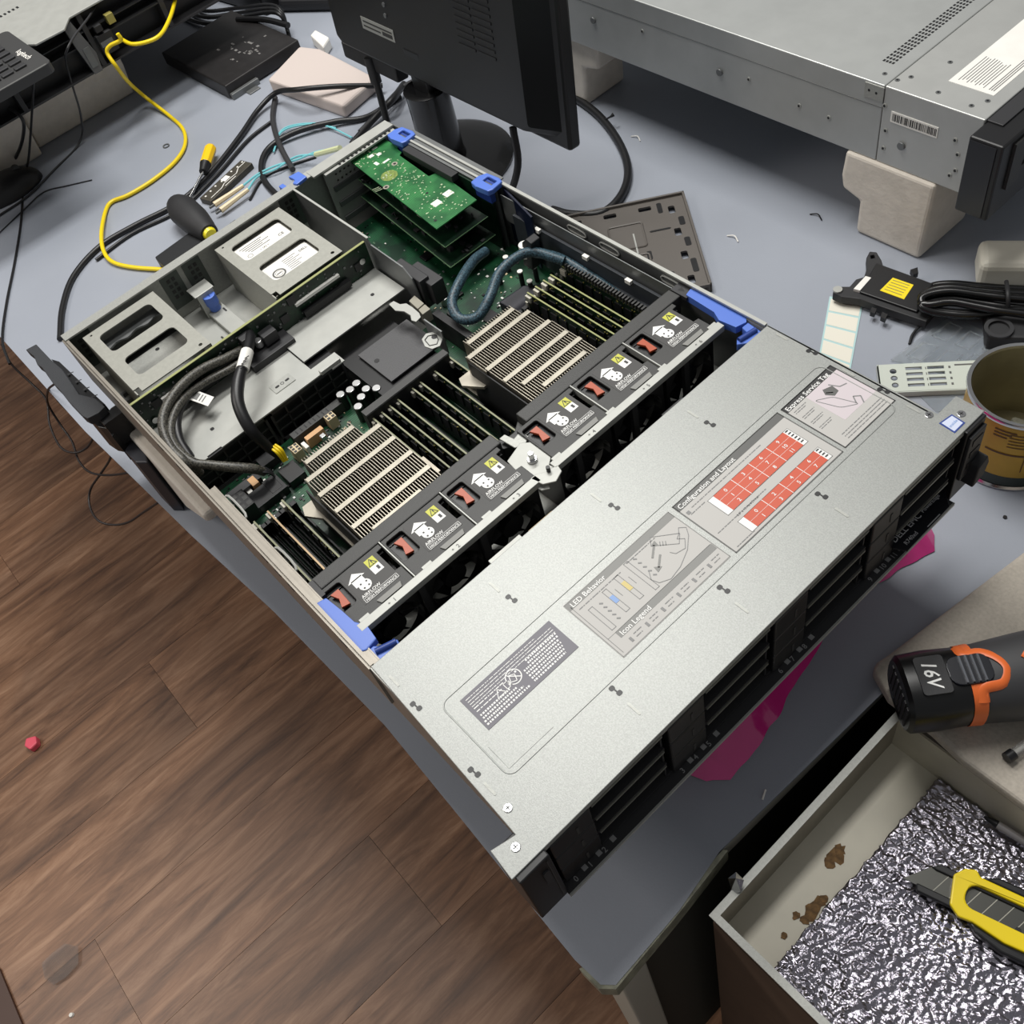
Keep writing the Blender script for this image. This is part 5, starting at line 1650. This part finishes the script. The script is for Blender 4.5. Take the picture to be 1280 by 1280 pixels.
obj('bracket_marks', m, LABD, vb_)
tag(obj('clear_sheet', MB().prism([c[:2] for c in (P(1145, 492, DESK), P(1205, 492, DESK), P(1200, 512, DESK), P(1170, 516, DESK))], DESK+.5, DESK+1.5), CLEAR), 'clear plastic offcut peeking out behind the server ear', 'sheet')

# open can
CN = thing('open_can', 'open yellow paint can with a silver rim behind the server ear', 'can', 706, 592, DESK)
cx, cy, cr, zt = 709, 589, 49.5, -96
obj('can_body', MB().lathe([(cr-1, DESK+18), (cr-1, zt-4)], cx, cy, 56), mat('amber_yellow_tin', (184, 146, 44), .32, .25, .12, 25), CN, smooth=True)
obj('can_band', MB().lathe([(cr-.9, DESK+5), (cr-.9, DESK+18)], cx, cy, 56), mat('dark_green_band', (36, 46, 38), .35), CN, smooth=True)
obj('can_rim', MB().lathe([(cr+.6, zt-5), (cr+1.4, zt-2), (cr+.8, zt), (cr-2.5, zt-.4), (cr-3, zt-3)], cx, cy, 56), CHROME, CN, smooth=True)
obj('can_base', MB().lathe([(cr+.4, DESK), (cr+1, DESK+2.5), (cr-.4, DESK+5)], cx, cy, 56), CHROME, CN, smooth=True)
obj('can_inside', MB().lathe([(cr-3, zt-3), (cr-3, DESK+3), (.01, DESK+3)], cx, cy, 56), mat('tarnished_tin_inside', (150, 142, 112), .35, .4, .2, 20), CN, smooth=True)
m = MB()
def oncan(a0, a1, z0, z1):
    r_ = cr-.6
    n_ = max(1, int((a1-a0)/4))
    for k in range(n_):
        b0 = math.radians(a0+(a1-a0)*k/n_)
        b1 = math.radians(a0+(a1-a0)*(k+1)/n_)
        m.add([(cx+r_*math.cos(b0), cy+r_*math.sin(b0), z0), (cx+r_*math.cos(b1), cy+r_*math.sin(b1), z0), (cx+r_*math.cos(b1), cy+r_*math.sin(b1), z1), (cx+r_*math.cos(b0), cy+r_*math.sin(b0), z1)], [(0, 1, 2, 3)])
for k in range(3):
    oncan(-88, -66-k*4, -110-k*4, -108.4-k*4)
for k in range(5):
    oncan(-72, -46-random.random()*6, -112-k*4, -111-k*4)
oncan(-92, -52, -139, -137)
oncan(-52, -51, -160, -139)
oncan(-20, -8, -168, -150)
obj('can_print', m, mat('brown_print', (92, 58, 24), .5), CN)
obj('plastic_inside', MB(xf(cx+10, cy, DESK+6, 40, 25)).prism(rrect(-20, 24, -18, 18, 4), 20, 22), CLEAR, CN)

# pink bag under the front of the server
bag = MB()
nx_, ny_ = 22, 70
def bag_edge(y):
    pts_ = [(140, 702), (150, 722), (162, 737), (190, 736), (219, 731), (260, 722), (300, 714), (341, 704), (372, 702), (395, 712), (425, 718), (450, 726), (466, 716), (474, 700)]
    for (a, b_), (c, d) in zip(pts_, pts_[1:]):
        if a <= y <= c:
            return b_+(d-b_)*(y-a)/(c-a)
    return pts_[0][1] if y < 140 else pts_[-1][1]
vs = []
for j in range(ny_+1):
    y = 140+334*j/ny_
    xe = bag_edge(y)
    for i in range(nx_+1):
        t = i/nx_
        x = 560+(xe-560)*t
        h = 58*min(1, (1-t)*3.2)*min(1, (y-138)/18)*min(1, (476-y)/14)
        n1 = noise.noise(Vector((x*.03, y*.022, 1)))+.5*noise.noise(Vector((x*.09, y*.07, 4)))
        vs.append((x+4*noise.noise(Vector((x*.05, y*.05, 9))), y, DESK+1.2+max(0, h*(.75+.6*n1))+abs(5*noise.noise(Vector((x*.06, y*.14, 2))))*(1-t)))
fs = [(j*(nx_+1)+i, j*(nx_+1)+i+1, (j+1)*(nx_+1)+i+1, (j+1)*(nx_+1)+i) for j in range(ny_) for i in range(nx_)]
bag.add(vs, fs)
PINK = mat('pink_antistatic_film', (206, 44, 130), .16, bump=1.0, bscale=45, coat=.6)
bo_ = obj('plastic_bag', bag, PINK, smooth=False)
for p_ in bo_.data.polygons:
    p_.use_smooth = True
tag(bo_, 'crumpled magenta plastic bag lying under the front of the open server', 'bag')

# ------------------------------------------------------------------ steel box at lower right
BX = thing('metal_box', 'deep open steel box at the lower right standing beside the desk', 'box', 1000, 320, FLOOR_Z)
BZ = DESK
FZ = -242.0
bs = mat('dull_box_steel', (150, 144, 130), .35, .55, .15, 14)
rust = mat('rust_stained_cream', (208, 202, 184), .45, 0, .1, 12)
m = MB().box(797, 799, 76, 620, FZ-30, BZ)
m.box(797, 1300, 76, 78, FZ-30, BZ)
obj('box_wall', m, bs, BX)
obj('box_wall', MB().box(799, 1300, 299, 301, FZ, BZ-4), mat('cream_painted_panel', (190, 184, 166), .45, .1, .08, 20), BX)
obj('box_rim', MB().box(794, 800, 73, 620, BZ-1, BZ+1.2).box(800, 1300, 73, 79, BZ-1, BZ+1.2), STEEL, BX)
obj('box_floor', MB().box(799, 1300, 78, 301, FZ-3, FZ), rust, BX)
obj('box_body', MB().box(797, 1300, 74, 76, FLOOR_Z, BZ-14), mat('brown_cardboard_side', (84, 66, 52), .7, .0, .08, 20), BX)
obj('box_body', MB().box(795, 797, 76, 620, FLOOR_Z, BZ-14), mat('dark_olive_side', (56, 58, 50), .6), BX)
RST = mat('brown_rust', (112, 84, 50), .8, var=.4, vscale=200)
for k_, (px, py, r) in enumerate(((1045, 1070, 9), (1050, 1062, 6), (1038, 1078, 6), (1022, 1130, 7), (1015, 1140, 8), (1005, 1150, 5), (995, 1145, 4), (1030, 1124, 4), (980, 1170, 3))):
    p = P(px, py, FZ)
    poly = [(p[0]+r*random.uniform(.4, 1)*math.cos(a*math.pi/5), p[1]+r*1.3*random.uniform(.4, 1)*math.sin(a*math.pi/5)) for a in range(10)]
    obj('rust_spot', MB().prism(poly, FZ+.1, FZ+.3+k_*.1), RST, BX)
obj('tape_scrap', MB().prism([P(902, 1098, -180)[:2], P(915, 1092, -180)[:2], P(928, 1102, -180)[:2], P(916, 1124, -180)[:2]], -190, -170), STEEL, BX, bevel=1) if False else None
tp = [P(910, 1098, -178), P(920, 1090, -170), P(930, 1100, -178), P(926, 1114, -182), P(914, 1112, -186)]
tc_ = (sum(p[0] for p in tp)/5, sum(p[1] for p in tp)/5, -168)
tag(obj('foil_scrap', MB().add(tp+[tc_, P(908, 1126, -196)], [(0, 1, 5), (1, 2, 5), (2, 3, 5), (3, 4, 5), (4, 0, 5), (4, 3, 6)]), CHROME), 'crumpled scrap of silver foil on the rim of the steel box', 'scrap')

# crinkled insulation foil
fo = MB()
nx_, ny_ = 230, 190
X0, X1, Y0, Y1 = 845, 1140, 80.5, 297
vs = []
for j in range(ny_+1):
    for i in range(nx_+1):
        x = X0+(X1-X0)*i/nx_
        y = Y0+(Y1-Y0)*j/ny_
        v = noise.voronoi(Vector((x*.24, y*.24, 0)))[0][0]
        h = 2.4*(1-min(1, v*1.6))+1.3*noise.noise(Vector((x*.45, y*.45, 5)))+2*noise.noise(Vector((x*.03, y*.03, 8)))
        vs.append((x+1.5*noise.noise(Vector((x*.1, y*.1, 3))), y, FZ+6+h))
fs = [(j*(nx_+1)+i, j*(nx_+1)+i+1, (j+1)*(nx_+1)+i+1, (j+1)*(nx_+1)+i) for j in range(ny_) for i in range(nx_)]
fo.add(vs, fs)
FOIL = mat('crinkled_silver_foil', (164, 160, 170), .13, .95, bump=1.0, bscale=320)
f_ = obj('insulation_foil', fo, FOIL)
for p_ in f_.data.polygons:
    p_.use_smooth = True
sd_ = f_.modifiers.new('thickness', 'SOLIDIFY')
sd_.thickness = .003
sd_.offset = -1
tag(f_, 'sheet of crinkled silver insulation foil lining the steel box', 'foil')

# foam sheet carrying the drill
fs_poly = [P(1091, 836, -172)[:2], P(1097, 826, -172)[:2], P(1112, 816, -172)[:2], P(1281, 688, -172)[:2], (830, 700), (1250, 700), (1250, 296), P(1205, 950, -172)[:2], P(1167, 914, -172)[:2], P(1112, 872, -172)[:2]]
fs_poly = [p for p in fs_poly]
tag(obj('foam_sheet', MB().prism(fs_poly, DESK+1.4, -172), mat('grey_white_foam_sheet', (176, 168, 156), .75, var=.07, vscale=350, bump=.5, bscale=300), bevel=4, seg=3), 'pale foam sheet spanning desk and steel box under the cordless drill', 'foam sheet')

# cordless drill
DR = thing('cordless_drill', 'black and orange cordless drill lying on its side on the foam sheet', 'drill', 830, 340, -172)
a = Vector(P(1128, 868, -140))
b_ = Vector(P(1290, 845, -140))
ax = (b_-a)
ax.z = 0
ax.normalize()
sx = Vector((-ax.y, ax.x, 0))
Md = Matrix(((ax.x, sx.x, 0, a.x), (ax.y, sx.y, 0, a.y), (0, 0, 1, -140), (0, 0, 0, 1)))
def loft(m, secs, n=28, cap=True):
    """secs of (s, half width, half height, exponent)"""
    vs = []
    for (s, w, h, e, oy, oz) in secs:
        for k in range(n):
            t = 2*math.pi*k/n
            c, s_ = math.cos(t), math.sin(t)
            vs.append((s, oy+w*math.copysign(abs(c)**e, c), oz+h*math.copysign(abs(s_)**e, s_)))
    fs = []
    for i in range(len(secs)-1):
        for k in range(n):
            j = (k+1) % n
            fs.append((i*n+k, (i+1)*n+k, (i+1)*n+j, i*n+j))
    if cap:
        fs.append(tuple(range(n)))
        fs.append(tuple(reversed([(len(secs)-1)*n+k for k in range(n)])))
    return m.add(vs, fs)
obj('battery_pack', loft(MB(Md), [(-3, 26, 24, .75, 0, 0), (0, 29, 27, .75, 0, 0), (20, 30, 28, .75, 0, 0), (44, 29, 28, .8, 0, 0)]), mat('gloss_black_battery', (12, 12, 13), .3), DR, smooth=True)
m = MB(Md)
for k in range(7):
    m.box(-3.8, -3, -20+k*6, -17+k*6, -14, 14)
obj('battery_grip', m, DGREY2, DR)
obj('orange_band', loft(MB(Md), [(43, 29.6, 28.6, .8, 0, 0), (53, 30.2, 29.2, .8, 0, 0)], cap=False), mat('bright_orange_plastic', (226, 108, 48), .4), DR, smooth=True)
obj('drill_body', loft(MB(Md), [(52, 29.4, 28.4, .85, 0, 0), (90, 33, 31, .9, 1, 0), (130, 36, 32, .95, 2, 0), (190, 38, 32, 1, 2, 0), (260, 34, 30, 1, 0, 0), (264, 26, 24, 1, 0, 0)]), mat('anthracite_rubber', (52, 52, 54), .5), DR, smooth=True)
OR = MATS['bright_orange_plastic']
def topz(y, w=30, h=28.4, e=.8):
    return h*max(0, 1-(abs(y)/w)**(2/e))**(e/2)
# orange loop round the release button, laid on the upper surface
def onskin(pts_, w, r, base=29, name='orange_trim', mt=OR, lift=0):
    m = MB(Md)
    m.tube([(s, y, topz(y, base+1, base, .85)+lift) for s, y in pts_], r, 8, sub=5, sq=.35)
    return obj(name, m, mt, DR, smooth=True)
onskin([(44, 22), (46, 14), (58, 14), (68, 6), (72, -4), (66, -14), (52, -16), (50, -24)], 0, 4.2, 29)
obj('release_button', MB(Md).prism(rrect(30, 62, -12, 12, 8), 20, 29.4), mat('glossy_navy_button', (16, 18, 26), .25), DR, bevel=2)
m = MB(Md)
for k in range(4):
    m.box(40+k*4.6, 41.4+k*4.6, -11, 11, 29.4, 30.8)
obj('button_ridges', m, mat('steel_grey_ridge', (96, 98, 104), .25, .5), DR)
onskin([(86, 6), (98, -4), (116, -2), (140, 0)], 0, 3.6, 31, lift=.8)
onskin([(126, 10), (134, 14), (142, 10), (134, 6), (126, 10)], 0, 1.8, 31, lift=.8)
# voltage lettering reads across the battery
vs, fss, w_ = text_mesh('16V')
m16 = 19.0
Mt_ = Md @ Matrix.Translation((13, 12, 28.7)) @ Matrix.Rotation(-math.pi/2, 4, 'Z')
obj('voltage_lettering', MB(Mt_).add([(v[0]*m16*.72+v[1]*3, v[1]*m16*.8, 0) for v in vs], fss), WHITE, DR)
obj('lettering_plate', MB(Md).prism(rrect(8, 30, -16, 16, 3), 24, 28.3), BLACKM, DR, bevel=.6)

# pen and refill
pn = thing('ballpoint_pen', 'clear barrel pen with a black cap end on the foam sheet', 'pen', *P(1270, 936, -172)[:2], -172)
a, b_ = Vector(P(1258, 948, -166)), Vector(P(1320, 905, -166))
obj('pen_barrel', MB().tube([a.lerp(b_, .12), b_], 4, 12, smooth=False), mat('clear_pen_barrel', (222, 222, 222), .1, trans=.8, alpha=.6), pn, smooth=True)
obj('pen_refill', MB().tube([a.lerp(b_, .12), b_], 1.5, 8, smooth=False), PAPER, pn)
obj('pen_cap', MB().tube([a, a.lerp(b_, .14)], 4.6, 12, smooth=False), BLACK, pn, smooth=True)
rf = thing('pen_refill', 'thin grey pen with a black tip lying on the silver foil', 'pen', *P(1256, 1035, FZ)[:2], FZ+12)
a, b_ = Vector(P(1247, 1031, FZ+16)), Vector(P(1300, 1064, FZ+16))
obj('barrel', MB().tube([a, b_], 3.4, 10, smooth=False), mat('silver_grey_barrel', (150, 146, 146), .35, .3), rf, smooth=True)
c = Vector(P(1230, 1021, FZ+14))
obj('tip', MB().tube([c, c.lerp(a, .3), a], [.8, 2, 3.4], 10, smooth=False), BLACK, rf, smooth=True)

# utility knife
kz = FZ+10
KN = thing('utility_knife', 'yellow and black snap-off utility knife lying on the crinkled foil', 'knife', *P(1215, 1120, FZ)[:2], FZ+10)
a, b_ = Vector(P(1163, 1098, kz+6)), Vector(P(1290, 1158, kz+6))
u = (b_-a)
u.z = 0
u.normalize()
v = Vector((-u.y, u.x, 0))
Mk = Matrix(((u.x, v.x, 0, a.x), (u.y, v.y, 0, a.y), (0, 0, 1, kz), (0, 0, 0, 1)))
BL = mat('dark_blade_steel', (96, 96, 92), .3, .8)
kl = obj('blade', MB(Mk).prism([(-18, -9), (-2, 9), (130, 9), (130, -9)], 4, 5), BL, KN)
m = MB(Mk)
for k in range(9):
    m.line(4+k*12, -9, 12+k*12, 9, 5.2, .6)
obj('snap_line', m, mat('snap_line_grey', (170, 168, 156), .4), kl)
obj('blade_channel', MB(Mk).prism([(-2, 9), (4, 14), (130, 14), (130, 8), (2, 8)], 2, 7).prism([(-8, -8), (-6, -14), (130, -14), (130, -8)], 2, 7), BLACK, KN, bevel=1)
yl = MB(Mk).prism([(14, 10), (20, 18), (28, 21), (32, 17), (140, 17), (140, -19), (60, -22), (36, -18), (26, -19), (18, -13)], 5, 10, [rrect(26, 138, -9, 10, 8)])
obj('yellow_frame', yl, mat('knife_yellow', (240, 212, 20), .35), KN, bevel=1.2)
m = MB(Mk).prism([(32, 17), (140, 17), (140, 25), (44, 23)], 0, 9)
m.prism([(34, -18), (60, -22), (140, -19), (140, -27), (60, -29), (40, -24)], 0, 8)
obj('black_grip', m, BLACK, KN, bevel=1.5)
m = MB(Mk)
for k in range(6):
    m.cyl(66+k*9, -8, 5, 8, 2.4, n=8)
    m.cyl(70+k*9, 9, 5, 8, 2.4, n=8)
obj('ratchet_teeth', m, BLACK, KN)

# ------------------------------------------------------------------ bits on the floor and desk
p = P(41, 929, FLOOR_Z+8)
tag(obj('pink_scrap', MB().prism([(p[0]-14, p[1]-4), (p[0]-2, p[1]-13), (p[0]+14, p[1]-8), (p[0]+12, p[1]+8), (p[0]-4, p[1]+13)], FLOOR_Z, FLOOR_Z+16), mat('coral_pink', (224, 84, 104), .5), bevel=3), 'small coral pink scrap lying on the wooden floor', 'scrap')
p = P(76, 1206, FLOOR_Z)
m = MB()
pts_ = [(p[0]+38*math.cos(a*math.pi/4)*random.uniform(.6, 1), p[1]+38*math.sin(a*math.pi/4)*random.uniform(.6, 1), FLOOR_Z+random.uniform(.5, 8)) for a in range(8)]
m.add(pts_+[(p[0], p[1], FLOOR_Z+14)], [(i, (i+1) % 8, 8) for i in range(8)])
tag(obj('clear_wrapper', m, CLEAR), 'crumpled clear plastic wrapper on the wooden floor', 'wrapper')
p = P(90, 1269, FLOOR_Z)
tag(obj('white_bead', MB().cyl(p[0], p[1], FLOOR_Z, FLOOR_Z+4, 4, 3, n=12), PAPER), 'tiny white bead on the floor at the bottom edge', 'bead')
p = P(0, 1225, FLOOR_Z)
tag(obj('dark_strip', MB().prism(prz([(-20, 1190), (2, 1212), (34, 1290), (-20, 1300)], FLOOR_Z), FLOOR_Z, FLOOR_Z+6), mat('dark_brown_strip', (70, 44, 32), .5), bevel=1), 'dark brown strip on the floor at the lower left corner', 'strip')
for px, py in ((795, 174), (916, 299), (1020, 272)):
    q = P(px, py, DESK)
    tag(obj('plastic_shred', MB().tube([(q[0]-9, q[1], DESK+1), (q[0], q[1]+3, DESK+3), (q[0]+9, q[1]-1, DESK+1)], .8, 5), PAPER if px != 1020 else BLACK, smooth=True),
        {795: 'tiny white shred on the desk beside the arched cable', 916: 'tiny white shred on the desk in front of the moulded tray', 1020: 'thin dark thread on the desk near the notched foam block'}[px], 'shred')
q = P(1256, 647, DESK)
tag(obj('black_crumb', MB().cyl(q[0], q[1], DESK, DESK+1.5, 1.8, n=8), BLACK), 'small black crumb on the desk below the can', 'crumb')
q0, q1 = P(953, 1000, DESK), P(957, 988, DESK)
tag(obj('wire_offcut', MB().tube([(q0[0], q0[1], DESK+1), (q1[0], q1[1], DESK+2)], .8, 6, smooth=False), PAPER), 'short white wire offcut on the desk below the pink bag', 'wire')
